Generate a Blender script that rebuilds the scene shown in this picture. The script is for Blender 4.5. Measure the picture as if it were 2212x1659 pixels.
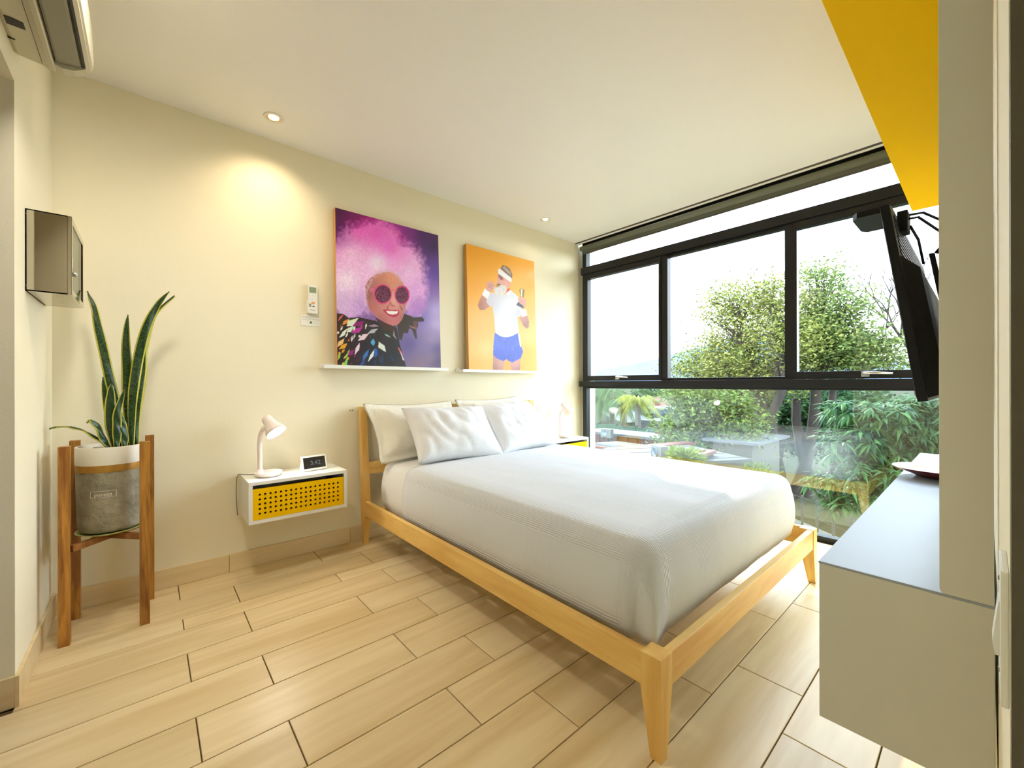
import bpy, bmesh, math, random
import numpy as np
from mathutils import Vector, Matrix, noise

for o in list(bpy.data.objects): bpy.data.objects.remove(o)
SC = bpy.context.scene
COL = SC.collection

# ---------------------------------------------------------------- camera
CAM = Vector((0.3293, -2.7922, 1.0491)); YAW = 41.2154; FPX = 896.46
cd = bpy.data.cameras.new('camera'); cam = bpy.data.objects.new('camera', cd); COL.objects.link(cam)
cd.sensor_fit = 'HORIZONTAL'; cd.sensor_width = 36.0; cd.lens = 36.0*FPX/2212; cd.clip_start = 0.005; cd.clip_end = 3000
cam.location = CAM
_a = math.radians(YAW); _b = math.radians(0.0148); _r = math.radians(-0.1033)
_F = Vector((math.sin(_a)*math.cos(_b), math.cos(_a)*math.cos(_b), math.sin(_b)))
_R = Vector((math.cos(_a), -math.sin(_a), 0)); _U = _R.cross(_F)
_R2 = _R*math.cos(_r)+_U*math.sin(_r); _U2 = -_R*math.sin(_r)+_U*math.cos(_r)
cam.rotation_euler = Matrix((_R2, _U2, -_F)).transposed().to_euler()
SC.camera = cam

# ---------------------------------------------------------------- world, sun, exposure
W = bpy.data.worlds.new('world'); SC.world = W; W.use_nodes = True
nt = W.node_tree; nt.nodes.clear()
out_ = nt.nodes.new('ShaderNodeOutputWorld'); bg = nt.nodes.new('ShaderNodeBackground')
tc = nt.nodes.new('ShaderNodeTexCoord'); sx = nt.nodes.new('ShaderNodeSeparateXYZ'); rp = nt.nodes.new('ShaderNodeValToRGB')
nt.links.new(tc.outputs['Generated'], sx.inputs[0]); nt.links.new(sx.outputs['Z'], rp.inputs[0])
rp.color_ramp.elements[0].position = 0.0; rp.color_ramp.elements[0].color = (0.84, 0.93, 1.0, 1)
rp.color_ramp.elements[1].position = 0.9; rp.color_ramp.elements[1].color = (0.55, 0.75, 1.0, 1)
nt.links.new(rp.outputs[0], bg.inputs[0]); bg.inputs[1].default_value = 3.5
nt.links.new(bg.outputs[0], out_.inputs[0])
sl = bpy.data.lights.new('sun', 'SUN'); sun = bpy.data.objects.new('sun', sl); COL.objects.link(sun)
sl.energy = 1.9; sl.angle = math.radians(0.9); sl.color = (1.0, 0.93, 0.82)
sun.rotation_euler = Vector((-1.0, -1.03, -1.03)).to_track_quat('-Z', 'Y').to_euler()
sun.location = (12, 12, 12)
SC.view_settings.view_transform = 'Standard'; SC.view_settings.look = 'None'
SC.view_settings.gamma = 1.0; SC.view_settings.use_curve_mapping = False
SC.view_settings.exposure = 1.78

# ---------------------------------------------------------------- helpers
def srgb(r, g, b):
    f = lambda c: (c/255/12.92) if c/255 <= 0.04045 else ((c/255+0.055)/1.055)**2.4
    return (f(r), f(g), f(b))
def tag(o, label=None, cat=None, group=None, kind=None):
    if label: o['label'] = label
    if cat: o['category'] = cat
    if group: o['group'] = group
    if kind: o['kind'] = kind
    return o
def link_mesh(name, me, mat=None, parent=None, smooth=False):
    o = bpy.data.objects.new(name, me); COL.objects.link(o)
    if mat is not None:
        me.materials.clear()
        for m in (mat if isinstance(mat, (list, tuple)) else [mat]): me.materials.append(m)
    if parent is not None: o.parent = parent
    if smooth:
        for p in me.polygons: p.use_smooth = True
    return o
def thing(name, label, cat, loc=(0, 0, 0), rotz=0, group=None, kind=None):
    o = bpy.data.objects.new(name, None); COL.objects.link(o); o.location = loc; o.rotation_euler = (0, 0, rotz)
    o.empty_display_size = 0.05
    return tag(o, label, cat, group, kind)
class MB:
    """collects shapes into one mesh"""
    def __init__(s): s.v = []; s.f = []; s.mi = []; s.sm = []
    def add(s, vs, fs, mi=0, sm=False):
        n = len(s.v); s.v += [tuple(p) for p in vs]; s.f += [tuple(i+n for i in f) for f in fs]
        s.mi += [mi]*len(fs); s.sm += [sm]*len(fs); return s
    def box(s, x0, x1, y0, y1, z0, z1, b=0.0, mi=0, M=None):
        bm = bmesh.new(); bmesh.ops.create_cube(bm, size=1)
        for v in bm.verts:
            v.co = Vector(((x0+x1)/2+v.co.x*(x1-x0), (y0+y1)/2+v.co.y*(y1-y0), (z0+z1)/2+v.co.z*(z1-z0)))
        if b > 0: bmesh.ops.bevel(bm, geom=list(bm.edges), offset=b, segments=2, affect='EDGES', profile=0.7)
        bm.verts.index_update()
        vs = [v.co.copy() for v in bm.verts]
        if M is not None: vs = [M @ p for p in vs]
        s.add(vs, [[v.index for v in f.verts] for f in bm.faces], mi); bm.free(); return s
    def prism(s, poly, axis, a0, a1, mi=0, sm=False):
        """poly: 2-D outline in the two other axes (x: y,z / y: x,z / z: x,y)"""
        def P(p, a):
            return {'x': (a, p[0], p[1]), 'y': (p[0], a, p[1]), 'z': (p[0], p[1], a)}[axis]
        n = len(poly); vs = [P(p, a0) for p in poly]+[P(p, a1) for p in poly]
        fs = [[i, (i+1) % n, n+(i+1) % n, n+i] for i in range(n)]+[list(range(n))[::-1], list(range(n, 2*n))]
        return s.add(vs, fs, mi, sm)
    def hexa(s, bot, top, mi=0):
        return s.add(list(bot)+list(top), [[3, 2, 1, 0], [4, 5, 6, 7], [0, 1, 5, 4], [1, 2, 6, 5], [2, 3, 7, 6], [3, 0, 4, 7]], mi)
    def tube(s, pts, r, n=8, mi=0, caps=True):
        pts = [Vector(p) for p in pts]; rs = r if isinstance(r, (list, tuple)) else [r]*len(pts)
        vs = []; fs = []; up = None
        for i, p in enumerate(pts):
            t = (pts[min(i+1, len(pts)-1)]-pts[max(i-1, 0)]).normalized()
            if up is None:
                up = Vector((0, 0, 1)) if abs(t.z) < 0.9 else Vector((1, 0, 0))
            a = t.cross(up).normalized(); b = a.cross(t).normalized(); up = b
            for k in range(n):
                w = 2*math.pi*k/n; vs.append(p+(a*math.cos(w)+b*math.sin(w))*rs[i])
        for i in range(len(pts)-1):
            for k in range(n):
                fs.append([i*n+k, i*n+(k+1) % n, (i+1)*n+(k+1) % n, (i+1)*n+k])
        s.add(vs, fs, mi, True)
        if caps and n > 2:
            m = len(s.v)-len(vs)
            s.f += [tuple(m+k for k in range(n))[::-1], tuple(m+(len(pts)-1)*n+k for k in range(n))]; s.mi += [mi]*2; s.sm += [False]*2
        return s
    def lathe(s, prof, c=(0, 0, 0), n=32, mi=0, M=None, sm=True):
        vs = []; fs = []
        for (r, z) in prof:
            for k in range(n):
                w = 2*math.pi*k/n; p = Vector((r*math.cos(w), r*math.sin(w), z))
                vs.append((M @ p) if M is not None else p+Vector(c))
        for i in range(len(prof)-1):
            for k in range(n): fs.append([i*n+k, i*n+(k+1) % n, (i+1)*n+(k+1) % n, (i+1)*n+k])
        if prof[0][0] > 1e-4: pass
        return s.add(vs, fs, mi, sm)
    def grid(s, P, nu, nv, mi=0, sm=True):
        vs = [P(i/nu, j/nv) for j in range(nv+1) for i in range(nu+1)]
        fs = [[j*(nu+1)+i, j*(nu+1)+i+1, (j+1)*(nu+1)+i+1, (j+1)*(nu+1)+i] for j in range(nv) for i in range(nu)]
        return s.add(vs, fs, mi, sm)
    def build(s, name, mat=None, parent=None, smooth=None):
        me = bpy.data.meshes.new(name); me.from_pydata([tuple(v) for v in s.v], [], s.f)
        me.polygons.foreach_set('material_index', s.mi)
        sm = s.sm if smooth is None else [smooth]*len(s.f)
        me.polygons.foreach_set('use_smooth', sm)
        me.update()
        return link_mesh(name, me, mat, parent)
def bx(name, x0, x1, y0, y1, z0, z1, mat, parent=None, b=0.0):
    return MB().box(x0, x1, y0, y1, z0, z1, b).build(name, mat, parent)
def text_mesh(body, size, depth=0.0004, align='CENTER', extra=0):
    cu = bpy.data.curves.new('lettering', 'FONT'); cu.body = body; cu.size = size; cu.extrude = depth
    cu.align_x = align; cu.align_y = 'CENTER'; cu.offset = extra; cu.resolution_u = 3
    t = bpy.data.objects.new('lettering', cu); COL.objects.link(t)
    dg = bpy.context.evaluated_depsgraph_get(); me = bpy.data.meshes.new_from_object(t.evaluated_get(dg))
    bpy.data.objects.remove(t); bpy.data.curves.remove(cu); return me
def copy_tree(o, parent=None):
    c = o.copy(); COL.objects.link(c); c.parent = parent
    for ch in list(o.children): copy_tree(ch, c)
    return c

# ---------------------------------------------------------------- materials
def newmat(name):
    m = bpy.data.materials.new(name); m.use_nodes = True; n = m.node_tree
    return m, n, n.nodes['Principled BSDF']
def nd(n, t, **k):
    x = n.nodes.new(t)
    for a, b in k.items(): setattr(x, a, b)
    return x
def mat(name, c, rough=0.5, metal=0.0, spec=0.5, bump=None, var=None, coat=0.0, trans=0.0, emit=None):
    m, n, p = newmat(name)
    p.inputs['Base Color'].default_value = (*c, 1); p.inputs['Roughness'].default_value = rough
    p.inputs['Metallic'].default_value = metal; p.inputs['Specular IOR Level'].default_value = spec
    p.inputs['Coat Weight'].default_value = coat
    if emit: p.inputs['Emission Color'].default_value = (*emit[0], 1); p.inputs['Emission Strength'].default_value = emit[1]
    if bump or var:
        t = nd(n, 'ShaderNodeTexCoord')
    if var:
        z = nd(n, 'ShaderNodeTexNoise'); z.inputs['Scale'].default_value = var[0]; z.inputs['Detail'].default_value = 5
        n.links.new(t.outputs['Object'], z.inputs['Vector'])
        r = nd(n, 'ShaderNodeMapRange'); r.inputs[1].default_value = .3; r.inputs[2].default_value = .7; r.inputs[3].default_value = 1-var[1]; r.inputs[4].default_value = 1+var[1]
        n.links.new(z.outputs['Fac'], r.inputs[0])
        mx = nd(n, 'ShaderNodeVectorMath', operation='SCALE'); mx.inputs[0].default_value = c
        n.links.new(r.outputs[0], mx.inputs['Scale']); n.links.new(mx.outputs[0], p.inputs['Base Color'])
    if bump:
        z = nd(n, 'ShaderNodeTexNoise'); z.inputs['Scale'].default_value = bump[0]; z.inputs['Detail'].default_value = 4
        n.links.new(t.outputs['Object'], z.inputs['Vector'])
        b = nd(n, 'ShaderNodeBump'); b.inputs['Strength'].default_value = bump[1]; b.inputs['Distance'].default_value = 0.01
        n.links.new(z.outputs['Fac'], b.inputs['Height']); n.links.new(b.outputs[0], p.inputs['Normal'])
    return m
def wood(name, c1, c2, axis, rough=0.45, scale=9.0, rand=0.0, contrast=(.35, .68), knots=0.0, coat=0.0):
    """grain stretched along one axis; rand shifts every object by its own random number"""
    m, n, p = newmat(name); t = nd(n, 'ShaderNodeTexCoord')
    mp = nd(n, 'ShaderNodeMapping'); sc = [scale]*3; sc['xyz'.index(axis)] = scale*0.1; mp.inputs['Scale'].default_value = sc
    src = t.outputs['Object']
    oi = nd(n, 'ShaderNodeObjectInfo')
    if rand:
        ad = nd(n, 'ShaderNodeVectorMath', operation='ADD'); cx = nd(n, 'ShaderNodeCombineXYZ')
        mu = nd(n, 'ShaderNodeMath', operation='MULTIPLY'); mu.inputs[1].default_value = 37.0
        n.links.new(oi.outputs['Random'], mu.inputs[0])
        for i in range(3): n.links.new(mu.outputs[0], cx.inputs[i])
        n.links.new(src, ad.inputs[0]); n.links.new(cx.outputs[0], ad.inputs[1]); src = ad.outputs[0]
    n.links.new(src, mp.inputs['Vector'])
    z = nd(n, 'ShaderNodeTexNoise'); z.inputs['Scale'].default_value = 1.6; z.inputs['Detail'].default_value = 6; z.inputs['Distortion'].default_value = 1.2
    n.links.new(mp.outputs[0], z.inputs['Vector'])
    z2 = nd(n, 'ShaderNodeTexNoise'); z2.inputs['Scale'].default_value = 9.0; z2.inputs['Detail'].default_value = 3
    n.links.new(mp.outputs[0], z2.inputs['Vector'])
    mx0 = nd(n, 'ShaderNodeMath', operation='MULTIPLY_ADD'); mx0.inputs[1].default_value = 0.28
    n.links.new(z2.outputs['Fac'], mx0.inputs[0]); 
    sb = nd(n, 'ShaderNodeMath', operation='ADD'); sb.inputs[1].default_value = -0.14
    n.links.new(z.outputs['Fac'], sb.inputs[0]); n.links.new(sb.outputs[0], mx0.inputs[2])
    cr = nd(n, 'ShaderNodeValToRGB'); cr.color_ramp.elements[0].position = contrast[0]; cr.color_ramp.elements[0].color = (*c2, 1)
    cr.color_ramp.elements[1].position = contrast[1]; cr.color_ramp.elements[1].color = (*c1, 1)
    n.links.new(mx0.outputs[0], cr.inputs[0]); colo = cr.outputs[0]
    if rand:
        r = nd(n, 'ShaderNodeMapRange'); r.inputs[3].default_value = 1-rand; r.inputs[4].default_value = 1+rand
        n.links.new(oi.outputs['Random'], r.inputs[0])
        mv = nd(n, 'ShaderNodeVectorMath', operation='SCALE'); n.links.new(colo, mv.inputs[0]); n.links.new(r.outputs[0], mv.inputs['Scale']); colo = mv.outputs[0]
    n.links.new(colo, p.inputs['Base Color'])
    p.inputs['Roughness'].default_value = rough; p.inputs['Coat Weight'].default_value = coat; p.inputs['Coat Roughness'].default_value = 0.2
    b = nd(n, 'ShaderNodeBump'); b.inputs['Strength'].default_value = 0.08; b.inputs['Distance'].default_value = 0.004
    n.links.new(mx0.outputs[0], b.inputs['Height']); n.links.new(b.outputs[0], p.inputs['Normal'])
    return m
def glass(name, tint=(1, 1, 1), refl=0.08, rough=0.0):
    m, n, p = newmat(name); n.nodes.remove(p); o = n.nodes['Material Output']
    t = nd(n, 'ShaderNodeBsdfTransparent'); t.inputs[0].default_value = (*tint, 1)
    g = nd(n, 'ShaderNodeBsdfGlossy'); g.inputs['Roughness'].default_value = rough; g.inputs[0].default_value = (1, 1, 1, 1)
    l = nd(n, 'ShaderNodeLayerWeight'); l.inputs['Blend'].default_value = .5
    pw = nd(n, 'ShaderNodeMath', operation='POWER'); pw.inputs[1].default_value = 5.0; n.links.new(l.outputs['Facing'], pw.inputs[0])
    r = nd(n, 'ShaderNodeMapRange'); r.inputs[1].default_value = 0; r.inputs[2].default_value = 1; r.inputs[3].default_value = refl/2; r.inputs[4].default_value = .6
    n.links.new(pw.outputs[0], r.inputs[0])
    x = nd(n, 'ShaderNodeMixShader'); n.links.new(r.outputs[0], x.inputs[0]); n.links.new(t.outputs[0], x.inputs[1]); n.links.new(g.outputs[0], x.inputs[2])
    n.links.new(x.outputs[0], o.inputs[0]); return m
def leafmat(name, c1, c2, rough=0.5, transl=0.35):
    m, n, p = newmat(name); o = n.nodes['Material Output']
    gi = nd(n, 'ShaderNodeNewGeometry'); cr = nd(n, 'ShaderNodeValToRGB')
    cr.color_ramp.elements[0].color = (*c1, 1); cr.color_ramp.elements[1].color = (*c2, 1)
    n.links.new(gi.outputs['Random Per Island'], cr.inputs[0]); n.links.new(cr.outputs[0], p.inputs['Base Color'])
    p.inputs['Roughness'].default_value = rough; p.inputs['Specular IOR Level'].default_value = .12
    t = nd(n, 'ShaderNodeBsdfTranslucent'); n.links.new(cr.outputs[0], t.inputs[0])
    x = nd(n, 'ShaderNodeMixShader'); x.inputs[0].default_value = transl
    n.links.new(p.outputs[0], x.inputs[1]); n.links.new(t.outputs[0], x.inputs[2]); n.links.new(x.outputs[0], o.inputs[0]); return m

M = {}
M['wall'] = mat('wall_paint', srgb(246, 237, 209), 0.8, spec=.2, bump=(120, .05))
M['ceiling'] = mat('ceiling_paint', srgb(249, 245, 238), 0.8, spec=.2)
M['hall'] = mat('hall_shade_tone', srgb(104, 92, 66), 0.8, spec=.2)  # darkness of the unlit hall and side room put into the wall colour
M['tile'] = wood('tile_wood_look', srgb(236, 214, 170), srgb(214, 186, 134), 'x', rough=0.36, scale=4.0, rand=0.05, contrast=(.3, .62))
M['grout'] = mat('grout', srgb(104, 84, 58), 0.9, spec=.1)
M['white'] = mat('white_lacquer', srgb(242, 240, 232), 0.28, spec=.5)
M['whitem'] = mat('white_matt', srgb(236, 233, 222), 0.6)
M['panel'] = mat('desk_panel', srgb(214, 211, 196), 0.5, spec=.3)
M['dtop'] = mat('desk_top_laminate', srgb(160, 168, 178), .38, spec=.2)
M['plastic'] = mat('white_plastic', srgb(240, 238, 228), 0.4)
M['yellow'] = mat('yellow_lacquer', srgb(255, 200, 0), 0.55, spec=.08)
M['oak_x'] = wood('bed_wood_x', srgb(248, 208, 124), srgb(228, 176, 90), 'x', rough=.38, scale=7)
M['oak_y'] = wood('bed_wood_y', srgb(248, 208, 124), srgb(228, 176, 90), 'y', rough=.38, scale=7)
M['oak_z'] = wood('bed_wood_z', srgb(248, 208, 124), srgb(228, 176, 90), 'z', rough=.38, scale=7)
M['teak_z'] = wood('stand_wood_z', srgb(196, 138, 58), srgb(132, 80, 28), 'z', rough=.4, scale=16, rand=.08)
M['teak_x'] = wood('stand_wood_x', srgb(170, 112, 52), srgb(120, 72, 30), 'x', rough=.4, scale=16)
M['frame'] = mat('window_black', (.009, .0095, .011), 0.38, spec=.35)
M['glass'] = glass('window_glass', (.98, .99, .99), .05)
M['glassl'] = glass('window_glass_lower', (.93, .97, .96), .13)
M['metal'] = mat('brushed_metal', (.55, .55, .55), .3, 1.0)
M['chrome'] = mat('stainless', srgb(188, 182, 168), .07, 1.0, bump=(6, .03))
M['cabglass'] = glass('cabinet_glass', (.80, .92, .86), .12)
M['black'] = mat('black_plastic', (.006, .0065, .008), .45, spec=.25)
M['blackrib'] = mat('dark_grey_plastic', (.02, .022, .026), .35)
M['screen'] = mat('screen', (.01, .011, .014), .12)
M['sheet'] = mat('white_sheet', srgb(228, 226, 222), .9, spec=.1, bump=(60, .12))
M['pillow'] = mat('pillow_cotton', srgb(232, 232, 233), .9, spec=.1, bump=(45, .1))
M['sham'] = mat('quilted_sham', srgb(236, 231, 216), .95, spec=.1, bump=(75, .5))
M['matt'] = mat('mattress_fabric', srgb(232, 229, 222), .9, spec=.1)
M['lampw'] = mat('lamp_white', srgb(246, 232, 226), .4)
M['lampon'] = mat('lamp_diffuser', (1, 1, 1), .5, emit=((1, .97, .9), 1.2))
M['bulb'] = mat('downlight_glow', (1, .9, .6), .5, emit=((1, .80, .45), 1.6))
M['brass'] = mat('downlight_reflector', srgb(232, 190, 110), .25, .8)
M['blind'] = mat('blind_fabric', srgb(118, 120, 104), .9, spec=.1, bump=(200, .2))
M['track'] = mat('blind_track', srgb(92, 88, 82), .4, .4)
M['acw'] = mat('ac_plastic', srgb(205, 198, 172), .45)
M['acd'] = mat('ac_dark', (.02, .02, .018), .6)
M['acg'] = mat('ac_grey', srgb(150, 145, 124), .5)
M['potrim'] = mat('pot_rim', srgb(236, 230, 214), .6)
M['gold'] = mat('pot_gold', srgb(170, 124, 46), .45, .35, var=(30, .2))
M['potgrey'] = mat('pot_washed_grey', srgb(150, 142, 120), .85, bump=(40, .8), var=(14, .3))
M['soil'] = mat('soil', srgb(52, 40, 30), .95, bump=(60, .6))
M['pebble'] = mat('pebble', srgb(190, 184, 170), .7, var=(40, .25))
M['ink'] = mat('print_white', srgb(214, 206, 190), .7)
M['dark'] = mat('dark_ink', srgb(70, 70, 66), .6)
M['lcd'] = mat('lcd_green', srgb(140, 152, 118), .35)
M['orange'] = mat('orange_button', srgb(240, 158, 78), .5)
M['green'] = mat('green_print', srgb(70, 122, 70), .6)
M['paper'] = mat('paper', srgb(244, 240, 228), .7)
M['canvas_edge'] = mat('canvas_edge', srgb(214, 160, 84), .7)
M['cable'] = mat('black_cable', (.02, .02, .03), .5)
M['cord'] = mat('grey_cord', srgb(150, 140, 112), .6)
M['dish_red'] = mat('dish_lacquer_red', srgb(112, 14, 20), .15, coat=.5)
M['dish_in'] = mat('dish_inside', srgb(236, 208, 200), .25)
M['saucer'] = mat('saucer_green', srgb(178, 184, 112), .45)
M['screw'] = mat('screw_metal', srgb(150, 140, 120), .4, .8)
M['pink'] = mat('pink_glaze', srgb(226, 150, 134), .4)

# ================================================================ ROOM SHELL
H = 2.5; XW = 3.69
WALLY = -2.8039          # wall that carries the television
XJ = 0.8135               # its free end beside the camera
tag(bx('floor', -0.6, 3.80, -4.3, 0.0, -0.16, -0.006, M['grout']), kind='structure')
FLOOR = bpy.data.objects['floor']
ys = [-0.002, -0.205, -0.42, -0.53]+[-0.53-0.2063*k for k in range(1, 19)]
tile_cache = {}
def tile_mesh(w, d, h=0.006, g=0.0018, c=0.0012):
    k = (round(w, 3), round(d, 3))
    if k not in tile_cache:
        a, b = w/2-g, d/2-g
        r = lambda i, z: [(-a+i, -b+i, z), (a-i, -b+i, z), (a-i, b-i, z), (-a+i, b-i, z)]
        vs = r(0, -h)+r(0, -c)+r(c, 0)
        fs = [[0, 1, 5, 4], [1, 2, 6, 5], [2, 3, 7, 6], [3, 0, 4, 7], [4, 5, 9, 8], [5, 6, 10, 9], [6, 7, 11, 10], [7, 4, 8, 11], [8, 9, 10, 11]]
        me = bpy.data.meshes.new('tile'); me.from_pydata(vs, [], fs); me.materials.append(M['tile']); tile_cache[k] = me
    return tile_cache[k]
for r in range(len(ys)-1):
    y1, y0 = ys[r], ys[r+1]
    ph = 0.444 if r % 2 == 0 else 0.0
    x = ph-0.662*2+(-0.0006*r)
    while x < 3.66:
        a, b = max(x, -0.10 if y0 > -1.7 and y1 < -.7 else -0.002), min(x+0.662, 3.66)
        if y1 < -2.95 and a >= 0: b = min(b, 2.0)
        if b-a > 0.03:
            t = bpy.data.objects.new('tile', tile_mesh(b-a, y1-y0)); COL.objects.link(t)
            t.location = ((a+b)/2, (y0+y1)/2, 0); t.parent = FLOOR
        x += 0.662
tag(bx('ceiling', -0.6, 3.64, -4.3, 0.10, H, H+0.16, M['ceiling']), kind='structure')
tag(bx('wall_back', -0.6, 3.87, -0.0, 0.22, -0.16, H+.02, M['wall']), kind='structure')
# left wall with its doorway: return, header above the opening, part beyond
wl = MB().box(-0.13, 0, -0.70, 0.0, -0.006, H).box(-0.13, 0, -1.62, -0.70, 2.045, H).box(-0.13, 0, -4.3, -1.62, -0.006, H).build('wall_left', M['wall'])
tag(wl, kind='structure')
sr = MB().box(-1.3, -1.2, -2.2, -.2, -.006, H).box(-1.2, -.13, -.3, -.2, -.006, H).box(-1.2, -.13, -2.2, -2.1, -.006, H).box(-1.2, -.13, -2.1, -.3, 2.3, 2.4).box(-1.2, -.13, -2.1, -.3, -.1, -.006)
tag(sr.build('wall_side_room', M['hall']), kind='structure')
tag(bx('wall_front', XJ, 3.75, WALLY-0.14, WALLY, -0.006, H, M['wall']), kind='structure')
M['jamb'] = mat('jamb_shade_tone', srgb(112, 104, 84), .6)
tag(bx('shade_strip_1', XJ-.012, XJ-.0003, WALLY-.16, WALLY-.0004, 0.0004, H-.001, M['jamb']), kind='structure')  # dark strip added on the wall end, shade of the unlit hall as colour
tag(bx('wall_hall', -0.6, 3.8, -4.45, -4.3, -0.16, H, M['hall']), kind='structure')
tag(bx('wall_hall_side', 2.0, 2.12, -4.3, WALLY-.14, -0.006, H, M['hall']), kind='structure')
# outside fin beside the window and the slab edge above it
tag(bx('wall_outer_fin', XW+.06, 3.87, -0.078, 0.0, -4.0, 3.2, M['wall']), kind='structure')
tag(bx('wall_outer_slab', 3.74, 4.09, -4.3, 0.4, 2.56, 2.80, M['wall']), kind='structure')
tag(bx('wall_outer_base', 3.78, 3.84, -4.3, 0.0, -4.2, -0.01, M['wall']), kind='structure')
# baseboards, tile by tile
def baseboard(name, pieces):
    e = thing(name, None, None, kind='structure')
    for p in pieces: bx('baseboard_tile', *p, M['tile'], e, .0012)
g = .001
baseboard('baseboard_back', [(max(.0112, .667*k+g), min(3.65, .667*(k+1)-g), -.0108, -.0002, .0006, .1) for k in range(6)])
baseboard('baseboard_left', [(.0002, .0108, -.66, -.011, .0006, .1), (.0002, .0108, -.711, -.662, .0006, .1), (-.06, .0001, -.711, -.7002, .0006, .1)])
baseboard('baseboard_front', [(.83+.667*k+g, min(3.65, .83+.667*(k+1)-g), WALLY+.0002, WALLY+.0108, .0006, .1) for k in range(5)])

# ---------------------------------------------------------------- window
WN = thing('window_1', None, None, (0, 0, 0), kind='structure')
FX0, FX1 = XW, XW+.06
def bar(name, y0, y1, z0, z1, x0=FX0, x1=FX1, b=.003, parent=None): return bx(name, x0, x1, y0, y1, z0, z1, M['frame'], parent or WN, b)
YL, YR = -0.058, WALLY
bar('jamb', YL-.05, YL, .0, 2.52)
bar('jamb', YR, YR+.06, .0, 2.52)
bar('head_rail', YR+.06, YL-.05, 2.46, 2.52)
bar('transom_rail', YR+.02, YL+.008, 2.165, 2.236, FX0-.018)
bar('middle_rail', YR+.02, YL+.036, 1.022, 1.078, FX0-.022)
bar('sill_rail', YR+.06, YL-.05, 1.005, 1.0225, FX0-.006)
bar('bottom_rail', YR+.06, YL-.05, .0, .035)
bar('mullion', -.988, -.93, 1.078, 2.165)
bar('mullion', -1.915, -1.862, 1.078, 2.165)
def pane(y0, y1, z0, z1, m, parent=None): return bx('pane', XW+.026, XW+.032, y0, y1, z0, z1, m, parent or WN)
pane(YR+.06, YL-.05, 2.236, 2.46, M['glass'])
pane(-1.862, -.988, 1.098, 2.14, M['glass'])
bar('bead', -1.862, -.988, 1.078, 1.099, FX0+.01); bar('bead', -1.862, -.988, 2.14, 2.165, FX0+.01)
pane(YR+.06, YL-.05, .035, 1.005, M['glassl'])
def sash(y0, y1, handle_y, hang):
    s_ = MB()
    x0, x1 = FX0-.008, FX1-.012; z0, z1 = 1.08, 2.163; w = .05; wy = .022
    s_.box(x0, x1, y0, y1, z0, z0+w, .002).box(x0, x1, y0, y1, z1-w, z1, .002).box(x0, x1, y0, y0+wy, z0+w, z1-w, .002).box(x0, x1, y1-wy, y1, z0+w, z1-w, .002)
    o = s_.build('sash', M['frame'], WN)
    pane(y0+wy, y1-wy, z0+w, z1-w, M['glass'], o)
    h = MB().box(x0-.012, x0, handle_y-.02, handle_y+.02, 1.092, 1.125, .003)
    h.tube([(x0-.006, handle_y, 1.11), (x0-.03, handle_y, 1.112), (x0-.034, handle_y-.03, 1.115), (x0-.034, handle_y-.13, 1.108)], [.008, .009, .009, .006], 8)
    h.build('window_handle', M['metal'], o)
sash(-.93, YL-.05, -.49, 1); sash(YR+.06, -1.915, -2.30, 1)

# roller blind under the ceiling edge
rb = thing('roller_blind', 'grey roller blind rolled up along the top of the window', 'blind', (0, 0, 2.5))
rb.location = (0, 0, 0)
bx('track', 3.642, 3.69, YR, -.004, 2.488, 2.52, M['track'], rb)
bx('track_lip', 3.640, 3.646, YR, -.004, 2.474, 2.486, M['white'], rb)
MB().tube([(3.664, YR+.01, 2.43), (3.664, -.06, 2.43)], .024, 20).build('fabric_roll', M['blind'], rb)
bx('fabric', 3.683, 3.685, YR+.02, -.075, 2.385, 2.45, M['blind'], rb)
bx('hem_bar', 3.680, 3.688, YR+.02, -.075, 2.372, 2.386, M['track'], rb, .002)
MB().tube([(3.668, -.03, 2.44), (3.668, -.03, .9)], .0025, 6).build('pull_cord', M['cord'], rb)
MB().tube([(3.668, -.03, .9), (3.668, -.03, .83)], [.003, .006], 8).build('cord_weight', M['brass'], rb)

# overhead cabinet with the yellow underside
oc = thing('overhead_cabinet', 'bright yellow overhead cabinet under the ceiling at the right edge', 'cabinet', (2.173, WALLY, 1.887))
MB().box(-.905, .905, .002, .218, .004, .61, .001).build('body', M['yellow'], oc)
bx('bottom_panel', -.908, .908, .002, .2434, -.014, .004, M['yellow'], oc, .001)
for k in range(3): bx('cabinet_door', -.90+.602*k, -.302+.602*k, .218, .240, .008, .606, M['yellow'], oc, .002)

# ================================================================ FLOATING DESK
DX0, DX1, DY0, DY1, DZ0, DZ1 = 1.2648, 3.079, WALLY+.003, -2.5867, .433, .720
dk = thing('floating_desk', 'white floating desk on the right wall running to the window', 'desk', (DX0, DY0, DZ0))
dk.location = (0, 0, 0)
bx('desk_top', DX0, DX1, DY0, DY1, DZ1-.004, DZ1, M['dtop'], dk, .001)
bx('end_panel', DX0, DX0+.02, DY0, DY1-.001, DZ0, DZ1-.004, M['panel'], dk, .0015)
bx('end_panel', DX1-.02, DX1, DY0, DY1-.001, DZ0, DZ1-.004, M['panel'], dk, .0015)
bx('bottom_panel', DX0+.02, DX1-.02, DY0, DY1-.004, DZ0, DZ0+.02, M['panel'], dk)
for k in range(3):
    w = (DX1-DX0-.04)/3
    dr = bx('drawer', DX0+.02+w*k+.002, DX0+.02+w*(k+1)-.002, DY1-.022, DY1-.002, DZ0+.022, DZ1-.024, M['panel'], dk, .002)
    bx('handle', DX0+.02+w*(k+.5)-.06, DX0+.02+w*(k+.5)+.06, DY1-.002, DY1+.010, DZ1-.05, DZ1-.04, M['metal'], dk, .002)
up = thing('upright_panel', 'tall off-white upright panel standing on the desk end up to the cabinet', 'panel', (DX0, DY0, DZ1))
up.location = (0, 0, 0)
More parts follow.
